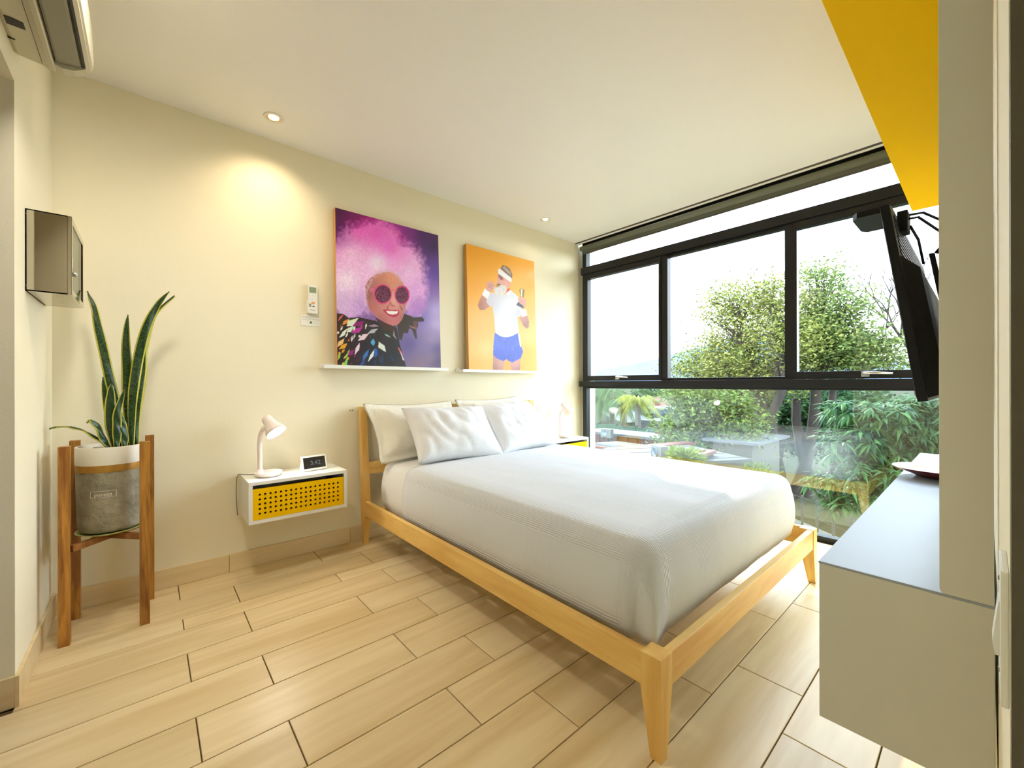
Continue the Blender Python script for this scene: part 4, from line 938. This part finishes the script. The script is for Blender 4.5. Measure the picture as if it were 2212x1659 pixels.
def leaf(pts, w, face=0.0, twist=0.0, fold=.25):
    """pts: centre line, w: half-width profile, strip curled across"""
    P_ = [Vector(a) for a in pts]; sp = []
    for i in range(len(P_)-1):
        p0, p1, p2, p3 = P_[max(0, i-1)], P_[i], P_[i+1], P_[min(len(P_)-1, i+2)]
        for k in range(8):
            u = k/8; sp.append(.5*((2*p1)+(p2-p0)*u+(2*p0-5*p1+4*p2-p3)*u*u+(3*p1-p0-3*p2+p3)*u**3))
    sp.append(P_[-1]); n = len(sp); vs = []; uv = []; C = 6
    for i, c in enumerate(sp):
        t = (sp[min(n-1, i+1)]-sp[max(0, i-1)]).normalized(); s = i/(n-1)
        f = face+twist*s; side = Vector((math.cos(f), math.sin(f), 0)); side = (side-t*t.dot(side)).normalized(); nr = t.cross(side)
        hw = .82*w*min(1, .45+s*1.9)*(1-max(0, (s-.45)/.55)**1.9)**.8 if s < 1 else 0
        hw = max(hw, .0006)
        for k in range(C+1):
            a = -1+2*k/C; vs.append(c+side*a*hw+nr*(fold*hw*(a*a)+.0025*math.sin(s*22+k))); uv.append((a, s))
    fs = [[i*(C+1)+k, i*(C+1)+k+1, (i+1)*(C+1)+k+1, (i+1)*(C+1)+k] for i in range(n-1) for k in range(C)]
    me = bpy.data.meshes.new('leaf'); me.from_pydata([tuple(v) for v in vs], [], fs); ul = me.uv_layers.new(name='leaf')
    for l in me.loops: ul.data[l.index].uv = uv[l.vertex_index]
    o = link_mesh('leaf', me, M['snake'], pl, True); sd = o.modifiers.new('thick', 'SOLIDIFY'); sd.thickness = .003; return o
zs = .76
leaf([(.235, -.20, zs), (.222, -.20, .93), (.195, -.20, 1.10), (.166, -.18, 1.28), (.146, -.155, 1.40), (.124, -.135, 1.47)], .022, R(-12), R(50))
leaf([(.262, -.19, zs), (.258, -.19, .95), (.255, -.19, 1.12), (.252, -.19, 1.26), (.259, -.19, 1.372)], .024, R(0), R(15))
leaf([(.285, -.20, zs), (.283, -.20, .92), (.297, -.20, 1.10), (.306, -.20, 1.24), (.345, -.20, 1.38), (.425, -.20, 1.482)], .030, R(5), R(-55), .45)
leaf([(.270, -.215, zs), (.272, -.215, .95), (.288, -.215, 1.13), (.318, -.215, 1.30), (.36, -.215, 1.42), (.405, -.215, 1.495)], .024, R(-20), R(40))
leaf([(.218, -.22, zs), (.204, -.22, .87), (.202, -.22, .97), (.205, -.22, 1.055)], .026, R(0), R(10))
leaf([(.222, -.235, zs), (.224, -.235, .84), (.226, -.235, .93), (.250, -.235, 1.03)], .020, R(10), R(10))
leaf([(.210, -.21, zs), (.196, -.21, .90), (.184, -.21, 1.0), (.177, -.21, 1.085)], .016, R(-5), R(10))
leaf([(.248, -.225, zs), (.248, -.225, .82), (.236, -.225, .90), (.225, -.225, .955)], .020, R(20), R(10))
leaf([(.205, -.225, zs), (.185, -.23, .80), (.165, -.235, .865), (.140, -.24, .898), (.128, -.24, .885)], .018, R(40), R(20))
leaf([(.200, -.225, zs), (.165, -.225, .81), (.115, -.225, .855), (.06, -.225, .875), (.018, -.225, .868)], .013, R(60), R(30))

# ================================================================ OUTSIDE
def E(u, v, dx):
    """world point that lies dx metres beyond the camera along x"""
    d = _F+_R2*((u-1106)/FPX)-_U2*((v-829.5)/FPX); return CAM+d*(dx/d.x)
def px(u, dx):
    d = _F+_R2*((u-1106)/FPX); return dx/(d.x*FPX)
GZ = -4.0
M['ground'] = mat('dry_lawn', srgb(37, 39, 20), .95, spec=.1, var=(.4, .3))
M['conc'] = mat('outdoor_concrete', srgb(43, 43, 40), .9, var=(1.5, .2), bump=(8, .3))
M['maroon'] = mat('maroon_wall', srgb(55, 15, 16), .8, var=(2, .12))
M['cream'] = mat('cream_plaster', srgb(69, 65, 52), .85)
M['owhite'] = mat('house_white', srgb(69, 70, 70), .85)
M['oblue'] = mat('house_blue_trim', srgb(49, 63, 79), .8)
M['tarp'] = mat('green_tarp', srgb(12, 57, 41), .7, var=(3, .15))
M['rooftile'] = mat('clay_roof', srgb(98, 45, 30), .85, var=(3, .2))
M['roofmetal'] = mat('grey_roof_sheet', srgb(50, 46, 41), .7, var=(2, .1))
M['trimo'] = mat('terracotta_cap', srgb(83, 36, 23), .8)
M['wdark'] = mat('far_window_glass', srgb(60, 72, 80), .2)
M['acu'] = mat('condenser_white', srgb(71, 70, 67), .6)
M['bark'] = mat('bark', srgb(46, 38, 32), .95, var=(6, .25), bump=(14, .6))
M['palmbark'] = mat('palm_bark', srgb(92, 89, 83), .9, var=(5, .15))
M['mount'] = mat('mountain_haze_tint', srgb(92, 108, 124), 1.0, spec=0, var=(.01, .05))  # distance haze put into the base colour as blue-grey
M['leafA'] = leafmat('tree_leaf_light', srgb(58, 70, 30), srgb(139, 142, 71))
M['leafB'] = leafmat('tree_leaf_mid', srgb(50, 70, 35), srgb(119, 133, 68))
M['leafD'] = leafmat('tree_leaf_deep', srgb(21, 51, 35), srgb(67, 96, 51))
M['leafM'] = leafmat('mango_leaf', srgb(21, 56, 36), srgb(80, 112, 60), .4)
M['palm'] = leafmat('palm_leaf', srgb(46, 77, 56), srgb(103, 122, 70))
M['palmy'] = leafmat('palm_leaf_yellow', srgb(92, 109, 44), srgb(158, 150, 71))
M['grassm'] = leafmat('shrub_leaf', srgb(56, 77, 26), srgb(116, 125, 49))
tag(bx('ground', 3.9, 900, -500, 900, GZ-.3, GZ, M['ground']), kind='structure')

# mountain ridge
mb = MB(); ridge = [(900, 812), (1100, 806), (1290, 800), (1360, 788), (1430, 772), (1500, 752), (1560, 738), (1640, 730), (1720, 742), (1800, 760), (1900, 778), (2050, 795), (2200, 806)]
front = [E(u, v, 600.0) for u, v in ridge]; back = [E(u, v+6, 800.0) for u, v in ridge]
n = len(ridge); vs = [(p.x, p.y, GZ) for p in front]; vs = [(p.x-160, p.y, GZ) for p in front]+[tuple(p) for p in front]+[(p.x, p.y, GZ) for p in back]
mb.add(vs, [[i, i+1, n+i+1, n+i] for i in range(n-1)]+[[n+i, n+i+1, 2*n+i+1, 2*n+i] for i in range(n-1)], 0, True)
tag(mb.build('mountain', M['mount']), 'mountain ridge coloured haze-blue on the horizon', 'mountain')

def leaf_mesh(name, centers, size, mat_, parent, seed, elong=2.2, droop=0.0, kindstuff=True):
    """one small folded leaf (two triangles each side of the rib) per centre"""
    rng = np.random.default_rng(seed); C = np.asarray(centers, float); n = len(C)
    d = rng.normal(size=(n, 3)); d[:, 2] = d[:, 2]*.6-droop; d /= np.linalg.norm(d, axis=1)[:, None]
    u = rng.normal(size=(n, 3)); s = np.cross(d, u); s /= np.linalg.norm(s, axis=1)[:, None]; nr = np.cross(d, s)
    L = size*rng.uniform(.7, 1.3, n)[:, None]
    b = C-d*L/2; t = C+d*L/2; m1 = C+s*L/(2*elong)+nr*L*.06; m2 = C-s*L/(2*elong)+nr*L*.06
    V = np.stack([b, m1, t, m2], 1).reshape(-1, 3); k = np.arange(n)*4
    Fq = np.stack([k, k+1, k+2, k+3], 1)
    me = bpy.data.meshes.new(name); me.from_pydata(V.tolist(), [], Fq.tolist())
    o = link_mesh(name, me, mat_, parent)
    if kindstuff: o['kind'] = 'stuff'
    return o
def branchy(mb, a, b, r0, r1, rnd, seg=4, wob=.12):
    a, b = Vector(a), Vector(b); L = (b-a).length; pts = []; rr = []
    for i in range(seg+1):
        f = i/seg; p = a.lerp(b, f)
        if 0 < i < seg: p += Vector((rnd.uniform(-1, 1), rnd.uniform(-1, 1), rnd.uniform(-.5, 1)))*wob*L*.5
        pts.append(p); rr.append(r0+(r1-r0)*f)
    mb.tube(pts, rr, 6); return pts
def tree(name, label, base, stems, blobs, dx, leafm, size, per, ncl, seed, crad=.35, group='trees outside the window', elong=2.2, droop=.1):
    """stems: list of (u,v) fork points; blobs: (u,v,ru,rv,depth offset) crown lobes at real size"""
    rnd = random.Random(seed); rng = np.random.default_rng(seed)
    t = thing(name, label, 'tree', (base.x, base.y, GZ), group=group); inv = Vector((base.x, base.y, GZ))
    loc = lambda p: Vector(p)-inv
    forks = []
    for k, (u, v, r, off) in enumerate(stems):
        m = MB(); p = E(u, v, dx+off)
        b0 = Vector((base.x+rnd.uniform(-.4, .4), base.y+rnd.uniform(-.5, .5), GZ)); pts = branchy(m, loc(b0), loc(p), r*1.5, r, rnd, 6, .05)
        m.build('trunk', M['bark'], t); forks.append((p, r))
    cl = []; tw = MB()
    for (u, v, ru, rv, off) in blobs:
        c = E(u, v, dx+off); sc = px(u, dx+off); a, b_ = ru*sc, rv*sc; k = max(3, int(ncl*ru*rv/5000))
        f, r = min(forks, key=lambda q: (q[0]-c).length)
        pts = branchy(tw, loc(f), loc(c), r*.7, r*.25, rnd, 5, .10)
        for _ in range(k):
            w = Vector(rng.normal(size=3)); w = w.normalized()*(rng.uniform()**.45)
            q = c+Vector((w.x*(a+b_)*.5, w.y*a*1.05, w.z*b_)); cl.append(q)
            if rng.uniform() < .55: branchy(tw, pts[rnd.randint(2, 5)], loc(q), r*.20, r*.05, rnd, 3, .12)
    tw.build('branches', M['bark'], t)
    pts = []
    for q in cl:
        m = rng.integers(int(per*.6), int(per*1.4)); g = rng.normal(size=(m, 3))*crad*np.array([1, 1, .6]); pts.append(g+np.array(loc(q)))
    leaf_mesh('foliage', np.concatenate(pts), size, leafm, t, seed, elong, droop)
    return t
tree('leafy_tree', 'tall yellow-green tree with forked crown seen through the middle pane', E(1650, 1000, 14), [(1640, 850, .16, 0), (1600, 860, .10, .5), (1690, 840, .12, -.4)],
     [(1585, 665, 62, 62, 0), (1600, 740, 80, 55, .5), (1668, 650, 40, 55, 0), (1690, 720, 60, 60, -.6), (1520, 780, 55, 30, .3), (1480, 800, 40, 30, 0), (1625, 800, 80, 45, .4), (1560, 800, 60, 40, -.5), (1690, 800, 50, 50, .5)],
     14, M['leafA'], .105, 62, 78, 3, .30)
tree('leafy_tree', 'broad green tree with rounded top seen through the right pane', E(1760, 1000, 15), [(1765, 800, .13, 0), (1720, 860, .12, 0), (1800, 840, .10, .4)],
     [(1765, 620, 45, 50, 0), (1745, 700, 60, 55, .3), (1810, 690, 60, 55, -.2), (1840, 750, 70, 45, 0), (1770, 770, 75, 55, .4), (1890, 780, 50, 30, 0), (1905, 740, 25, 25, 0)],
     15, M['leafB'], .11, 64, 78, 8, .30)
tree('shade_tree', 'spreading light green tree over the red-roofed houses', E(1545, 1000, 11.5), [(1560, 905, .10, 0), (1600, 880, .10, .3)],
     [(1480, 860, 45, 30, 0), (1500, 900, 60, 30, 0), (1450, 925, 30, 24, -.3), (1560, 880, 60, 38, .3), (1600, 930, 60, 30, 0), (1490, 960, 45, 26, -.4), (1545, 960, 40, 26, 0), (1440, 960, 24, 16, -.5), (1500, 850, 60, 18, .4)],
     11.5, M['leafB'], .12, 60, 80, 12, .22)
tree('shade_tree', 'dense dark green trees behind the trunks', E(1700, 1000, 19), [(1660, 870, .14, 0), (1740, 870, .14, 0), (1700, 880, .12, 0)],
     [(1640, 880, 60, 45, 0), (1700, 890, 70, 45, .5), (1770, 870, 60, 40, 0), (1620, 930, 60, 30, 0), (1720, 940, 80, 35, 0), (1800, 910, 60, 50, 1), (1590, 870, 40, 30, 1), (1850, 860, 60, 30, 1.5)],
     19, M['leafD'], .20, 60, 80, 17, .4)
# mango tree near the right pane: long drooping leaves in rosettes
def mango():
    b = E(1900, 1000, 6.6); t = thing('mango_tree', 'mango tree with long drooping leaf clusters close outside the window', 'tree', (b.x, b.y, GZ), group='trees outside the window')
    inv = Vector((b.x, b.y, GZ)); rnd = random.Random(5); rng = np.random.default_rng(5)
    m = MB(); f = E(1900, 990, 6.8); branchy(m, (0, 0, 0), f-inv, .12, .08, rnd, 6, .04); m.build('trunk', M['bark'], t)
    tw = MB(); cl = []
    for (u, v, ru, rv, off) in [(1890, 890, 90, 40, 0), (1930, 960, 90, 60, .2), (1850, 960, 60, 50, -.2), (1880, 1040, 75, 40, -.3), (1800, 1050, 50, 30, -.2), (1985, 900, 60, 55, .3), (1830, 900, 50, 35, .5), (1985, 990, 50, 60, .2), (1820, 1090, 40, 18, -.3), (2060, 930, 60, 80, .2)]:
        c = E(u, v, 6.6+off); s = px(u, 6.6); pts = branchy(tw, f-inv, c-inv, .05, .015, rnd, 5, .1)
        for _ in range(int(ru*rv/72)):
            w = Vector(rng.normal(size=3)).normalized()*(rng.uniform()**.4); q = c+Vector((w.x*ru*s*.8, w.y*ru*s, w.z*rv*s)); cl.append(q-inv)
            if rng.uniform() < .4: branchy(tw, pts[rnd.randint(2, 5)], q-inv, .012, .004, rnd, 3, .1)
    tw.build('branches', M['bark'], t)
    V = []; Fc = []
    for q in cl:
        k = rng.integers(9, 15); a0 = rng.uniform(0, 6.28)
        for i in range(k):
            a = a0+6.283*i/k+rng.uniform(-.25, .25); el = rng.uniform(-.9, .45); L = rng.uniform(.13, .21); w = L*.12
            d = Vector((math.cos(a)*math.cos(el), math.sin(a)*math.cos(el), math.sin(el))); s = Vector((-math.sin(a), math.cos(a), 0))
            n0 = len(V); mid = q+d*L*.5; tip = q+d*L+Vector((0, 0, -L*.28))
            V += [tuple(q+d*.01), tuple(mid+s*w-Vector((0, 0, .004))), tuple(mid+Vector((0, 0, .006))), tuple(mid-s*w-Vector((0, 0, .004))), tuple(tip)]
            Fc += [[n0, n0+1, n0+2], [n0, n0+2, n0+3], [n0+1, n0+4, n0+2], [n0+2, n0+4, n0+3]]
    me = bpy.data.meshes.new('foliage'); me.from_pydata(V, [], Fc); o = link_mesh('foliage', me, M['leafM'], t); o['kind'] = 'stuff'
mango()
# bare tree
def bare():
    b = E(1990, 1000, 16); t = thing('bare_tree', 'leafless tree with thin branches beside the television', 'tree', (b.x, b.y, GZ), group='trees outside the window')
    inv = Vector((b.x, b.y, GZ)); rnd = random.Random(21); m = MB()
    def grow(p, d, L, r, k):
        q = p+d*L; mid = p.lerp(q, .5)+Vector((0, rnd.uniform(-1, 1), rnd.uniform(-1, 1)))*L*.06
        m.tube([p, mid, q], [r, r*.85, r*.7], 5)
        if k == 0: return
        for s in range(3 if k > 3 else 2):
            e = (d+Vector((rnd.uniform(-.5, .5), rnd.uniform(-.75, .75), rnd.uniform(-.25, .6)))).normalized(); grow(q, e, L*rnd.uniform(.62, .85), r*.66, k-1)
    f = E(1985, 800, 16)-inv; m.tube([(0, 0, 0), f*.5+Vector((0, .1, 0)), f], [.12, .10, .08], 8)
    grow(f, Vector((0, .35, .9)).normalized(), 1.0, .05, 5); grow(f, Vector((0, .75, .6)).normalized(), .9, .045, 5); grow(f, Vector((.1, -.2, 1)).normalized(), 1.0, .045, 4)
    m.build('trunk', M['bark'], t)
bare()
# palms
def palm(u, dx, vtop, vb, label, mt, seed, nf=14, L=2.6, hang=1.0):
    rnd = random.Random(seed); c = E(u, vb, dx); b = Vector((c.x+rnd.uniform(-.3, .3), c.y+rnd.uniform(-.3, .3), GZ)); t = thing('palm_tree', label, 'tree', tuple(b), group='palms outside the window')
    m = MB(); m.tube([(0, 0, 0), (c-b)*.5+Vector((.05, .05, 0)), c-b], [.20, .16, .13], 10); m.build('trunk', M['palmbark'], t)
    for k in range(nf):
        a = 6.283*k/nf+rnd.uniform(-.2, .2); up_ = rnd.uniform(.15, 1.2); fr = MB(); pts = []
        for i in range(9):
            s = i/8; r = L*(s-.18*s*s)*math.cos(up_*(1-s*.6)); z = L*(math.sin(up_)*s-(.55+.5*hang)*s*s)
            pts.append(c-b+Vector((r*math.cos(a), r*math.sin(a), z)))
        fr.tube(pts, [.025-.0025*i for i in range(9)], 5)
        sd_ = Vector((-math.sin(a), math.cos(a), 0))
        for i in range(34):
            s = .12+.86*i/33; j = min(7, int(s*8)); p_ = pts[j].lerp(pts[j+1], s*8-j); tg = (pts[j+1]-pts[j]).normalized(); ll = L*.26*math.sin(math.pi*min(1, .15+s*.85))
            for sg in (-1, 1):
                d = (sd_*sg*.75+tg*.45+Vector((0, 0, -.55))).normalized(); wv = tg*.016
                fr.add([p_-wv, p_+wv, p_+d*ll+Vector((0, 0, -ll*.25))], [[0, 1, 2]])
        fr.build('frond', mt, t)
palm(1297, 20, 790, 868, 'leftmost tall palm beside the window frame', M['palm'], 1, 18, 2.3)
palm(1323, 20.5, 790, 846, 'second palm from the left, tallest, behind the green fence', M['palm'], 2, 18, 2.3)
palm(1346, 19.5, 800, 876, 'third palm from the left with low hanging fronds', M['palm'], 3, 16, 1.9)
palm(1377, 19, 845, 868, 'yellowish palm nearest the white house', M['palmy'], 4, 17, 1.7, .8)

# buildings: real boxes at their own distance
def block(u0, u1, v0, dx, depth, name, label, cat, wallm, extra=None, group=None):
    a, b = E(u0, v0, dx), E(u1, v0, dx); y0, y1 = sorted((a.y, b.y)); z1 = a.z
    t = thing(name, label, cat, (a.x, (y0+y1)/2, GZ), group=group); w = (y1-y0)/2
    bx('wall', 0, depth, -w, w, 0, z1-GZ-(.12 if name == 'cream_house' else 0), wallm, t); return t, w, z1-GZ, (y0+y1)/2
def far_window(t, cy, u0, u1, v0, v1, dx):
    a, b = E(u0, v0, dx), E(u1, v1, dx); y0, y1 = sorted((a.y, b.y))
    f = bx('window', -.05, .02, y0-cy, y1-cy, b.z-GZ, a.z-GZ, M['owhite'], t); g_ = .12*(y1-y0)
    for k in range(2):
        m_ = (y1-y0)/2; bx('window_pane', -.06, -.045, y0-cy+.06+m_*k, y0-cy+m_*(k+1)-.04, b.z-GZ+.08, a.z-GZ-.08, M['wdark'], f)
# long maroon boundary building with a white coping
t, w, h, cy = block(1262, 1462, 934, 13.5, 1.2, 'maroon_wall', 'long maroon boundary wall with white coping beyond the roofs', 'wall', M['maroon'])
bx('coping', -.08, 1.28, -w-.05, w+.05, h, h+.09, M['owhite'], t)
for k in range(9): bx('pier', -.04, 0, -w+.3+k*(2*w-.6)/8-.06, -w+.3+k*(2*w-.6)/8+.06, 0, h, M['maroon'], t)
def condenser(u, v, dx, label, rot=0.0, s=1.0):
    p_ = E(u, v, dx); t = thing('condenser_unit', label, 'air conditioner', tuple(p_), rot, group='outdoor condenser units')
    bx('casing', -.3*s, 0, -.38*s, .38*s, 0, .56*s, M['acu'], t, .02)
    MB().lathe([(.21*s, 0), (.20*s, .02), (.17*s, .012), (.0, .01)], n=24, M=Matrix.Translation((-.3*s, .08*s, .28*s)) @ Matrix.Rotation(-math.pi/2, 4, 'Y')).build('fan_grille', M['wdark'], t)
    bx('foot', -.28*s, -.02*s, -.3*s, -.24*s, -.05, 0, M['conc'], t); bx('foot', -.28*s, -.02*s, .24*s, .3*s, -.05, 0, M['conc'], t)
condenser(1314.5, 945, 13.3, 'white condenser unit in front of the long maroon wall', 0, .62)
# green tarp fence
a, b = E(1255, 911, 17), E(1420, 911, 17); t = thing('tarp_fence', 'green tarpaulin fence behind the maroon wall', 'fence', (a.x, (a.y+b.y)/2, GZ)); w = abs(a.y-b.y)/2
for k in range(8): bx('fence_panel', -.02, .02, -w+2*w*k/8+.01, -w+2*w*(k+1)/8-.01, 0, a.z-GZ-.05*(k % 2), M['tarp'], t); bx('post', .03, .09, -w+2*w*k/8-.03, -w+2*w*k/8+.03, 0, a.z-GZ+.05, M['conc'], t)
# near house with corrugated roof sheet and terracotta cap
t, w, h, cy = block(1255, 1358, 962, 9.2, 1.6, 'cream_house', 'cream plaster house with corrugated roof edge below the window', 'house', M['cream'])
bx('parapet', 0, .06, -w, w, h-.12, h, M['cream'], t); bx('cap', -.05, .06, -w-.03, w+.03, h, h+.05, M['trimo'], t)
for k in range(26):
    y_ = -w+.06+(2*w-.12)*k/25; MB().tube([(.05, y_, h+.02), (1.7, y_, h-.07)], .04, 8).build('roof_rib', M['roofmetal'], t)
MB().prism([(.04, h+.005), (1.7, h-.085), (1.7, h-.11), (.04, h-.02)], 'y', -w, w).build('roof_sheet', M['roofmetal'], t)
# slanting maroon parapet running towards the viewer with flat roofs behind it
def slant(p0, p1, zt, thick, name, label, wallm, capm, cat='wall', capw=.05):
    p0, p1 = Vector((p0.x, p0.y, GZ)), Vector((p1.x, p1.y, GZ)); d = p1-p0; L = d.length; an = math.atan2(d.y, d.x)
    t = thing(name, label, cat, tuple(p0), an); bx('wall', 0, L, -thick/2, thick/2, 0, zt-GZ, wallm, t); bx('coping', -.03, L+.03, -thick/2-capw, thick/2+capw, zt-GZ, zt-GZ+.06, capm, t); return t
A_, B_ = E(1315, 976, 8.0), E(1490, 948, 10.6); zt = A_.z
slant(A_, B_, zt, .25, 'maroon_parapet', 'maroon parapet slanting between the flat roofs', M['maroon'], M['trimo'])
c = E(1440, 985, 8.2); t = thing('flat_roof', 'pale flat roof with seams beyond the bed', 'roof', (c.x, c.y, GZ), R(-28)); hz = c.z-GZ
bx('wall', -.9, 1.1, -.9, .8, 0, hz, M['cream'], t); bx('slab', -1.0, 1.2, -1.0, .9, hz, hz+.06, M['roofmetal'], t)
for k in range(4): bx('roof_seam', -.98, 1.18, -.8+.5*k, -.785+.5*k, hz+.06, hz+.066, M['conc'], t)
condenser(1432, 992, 7.6, 'grey-white condenser unit on the pale flat roof', R(-30), .5)
A_, B_ = E(1440, 1008, 6.6), E(1530, 982, 8.6)
slant(A_, B_, A_.z, .2, 'garden_wall', 'low garden wall with terracotta coping beyond the bed', M['conc'], M['trimo'])
# far houses
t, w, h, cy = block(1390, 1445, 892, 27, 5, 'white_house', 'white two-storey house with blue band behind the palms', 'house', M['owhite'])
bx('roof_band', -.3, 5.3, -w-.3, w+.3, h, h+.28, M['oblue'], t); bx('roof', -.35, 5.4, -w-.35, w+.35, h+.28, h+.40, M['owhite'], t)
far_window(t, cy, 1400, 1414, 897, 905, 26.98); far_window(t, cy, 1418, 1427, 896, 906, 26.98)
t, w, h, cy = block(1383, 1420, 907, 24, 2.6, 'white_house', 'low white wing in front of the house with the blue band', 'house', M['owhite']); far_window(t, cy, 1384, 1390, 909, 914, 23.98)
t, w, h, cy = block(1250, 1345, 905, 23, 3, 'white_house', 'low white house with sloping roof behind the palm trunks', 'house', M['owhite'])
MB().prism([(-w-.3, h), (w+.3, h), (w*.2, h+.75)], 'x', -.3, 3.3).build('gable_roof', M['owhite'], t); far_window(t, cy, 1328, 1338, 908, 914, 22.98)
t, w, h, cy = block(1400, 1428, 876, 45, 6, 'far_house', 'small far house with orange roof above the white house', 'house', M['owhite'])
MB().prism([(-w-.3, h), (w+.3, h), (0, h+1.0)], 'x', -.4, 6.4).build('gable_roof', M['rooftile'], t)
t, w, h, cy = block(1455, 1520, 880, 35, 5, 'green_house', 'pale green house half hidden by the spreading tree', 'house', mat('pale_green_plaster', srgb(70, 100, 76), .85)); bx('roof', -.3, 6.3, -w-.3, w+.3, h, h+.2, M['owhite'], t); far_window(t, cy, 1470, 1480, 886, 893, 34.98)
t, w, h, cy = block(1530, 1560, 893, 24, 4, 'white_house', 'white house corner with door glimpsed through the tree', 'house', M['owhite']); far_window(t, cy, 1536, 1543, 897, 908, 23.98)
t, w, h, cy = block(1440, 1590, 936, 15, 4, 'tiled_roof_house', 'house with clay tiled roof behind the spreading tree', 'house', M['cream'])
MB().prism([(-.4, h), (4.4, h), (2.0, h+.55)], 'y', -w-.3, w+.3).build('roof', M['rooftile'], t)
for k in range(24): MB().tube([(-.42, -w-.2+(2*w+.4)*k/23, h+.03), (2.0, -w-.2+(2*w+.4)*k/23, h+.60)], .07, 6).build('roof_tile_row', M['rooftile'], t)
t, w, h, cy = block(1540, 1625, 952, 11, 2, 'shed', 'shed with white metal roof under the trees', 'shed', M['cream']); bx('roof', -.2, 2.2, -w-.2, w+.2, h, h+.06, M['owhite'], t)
for (u, w_, v, dx_, rm, lb) in [(1292, 12, 858, 90, 'rooftile', 'tiny far house with orange roof beside the leftmost palm'), (1428, 10, 862, 80, 'roofmetal', 'tiny far house with grey roof above the white house'), (1448, 14, 856, 120, 'rooftile', 'tiny far house with orange roof left of the tree'), (1362, 12, 855, 130, 'roofmetal', 'tiny far house with grey roof between the palms')]:
    t, w, h, cy = block(u, u+w_, v, dx_, 8, 'far_house', lb, 'house', M['owhite'], group='far houses of the town'); bx('roof', -.4, 8.4, -w-.4, w+.4, h, h+.5, M[rm], t)
for k, (u, v, dx_, lb) in enumerate([(1412, 856, 65, 'dark rounded tree far off above the white house'), (1442, 862, 55, 'dark rounded tree far off left of the spreading tree'), (1310, 860, 75, 'dark rounded tree far off behind the leftmost palms'), (1390, 852, 100, 'hazy tree far off between palm and white house')]):
    c = E(u, v, dx_); b = Vector((c.x, c.y, GZ))
    t = thing('far_tree', lb, 'tree', tuple(b), group='far trees of the town'); m = MB(); m.tube([(0, 0, 0), (0, 0, c.z-GZ)], [.3, .2], 6); m.build('trunk', M['bark'], t)
    g_ = np.clip(np.random.default_rng(k).normal(size=(600, 3)), -1.8, 1.8)*np.array([1.5, 1.5, 1.0])+np.array([0, 0, c.z-GZ-.5]); leaf_mesh('foliage', g_, .9, M['leafD'], t, k)
# boundary wall, rail and lawn shrubs at the foot of the mango tree
A_, B_ = E(1690, 1125, 8.5), E(1905, 1120, 7.4)
slant(A_, B_, A_.z, .25, 'boundary_wall', 'weathered concrete boundary wall below the mango tree', M['conc'], M['conc'])
A2, B2 = E(1690, 1088, 9.5), E(1905, 1083, 8.5)
tr = thing('lawn_terrace', 'raised lawn strip behind the concrete boundary wall', 'lawn', (A_.x+1.6, (A_.y+B_.y)/2+.1, GZ)); bx('soil_bed', -1.0, .6, -2.2, .9, 0, A_.z-GZ-.02, M['ground'], tr)
fr = thing('wire_fence', 'thin wire fence posts on the concrete boundary wall', 'fence', (A_.x, A_.y, A_.z+.075)); dv = Vector((B_.x-A_.x, B_.y-A_.y, 0))
for k in range(6):
    q_ = dv*((k+.5)/6); MB().tube([q_, q_+Vector((0, 0, .5))], .02, 6).build('post', M['conc'], fr)
for z in (.2, .46): MB().tube([(0, 0, z), dv+Vector((0, 0, z))], .006, 5).build('wire', M['conc'], fr)
for (u, v, dx_, s, lb) in [(1562, 1012, 9.4, .24, 'bright green grassy shrub beyond the bed edge'), (1632, 1030, 10.2, .30, 'pale leafy shrub below the dark trees'), (1480, 992, 5.9, .16, 'small shrub in front of the garden wall')]:
    c = E(u, v, dx_); t = thing('garden_shrub', lb, 'shrub', (c.x, c.y, GZ)); m = MB()
    for j in range(5): m.tube([(0, 0, 0), (.2*math.cos(j*1.3)*s, .2*math.sin(j*1.3)*s, c.z-GZ)], [.03, .012], 5)
    m.build('stem', M['bark'], t)
    g_ = np.clip(np.random.default_rng(int(u)).normal(size=(900, 3)), -1.7, 1.7)*s*np.array([.8, .8, .55])+np.array([0, 0, c.z-GZ]); leaf_mesh('foliage', g_, .09, M['grassm'], t, int(u), 3.0)
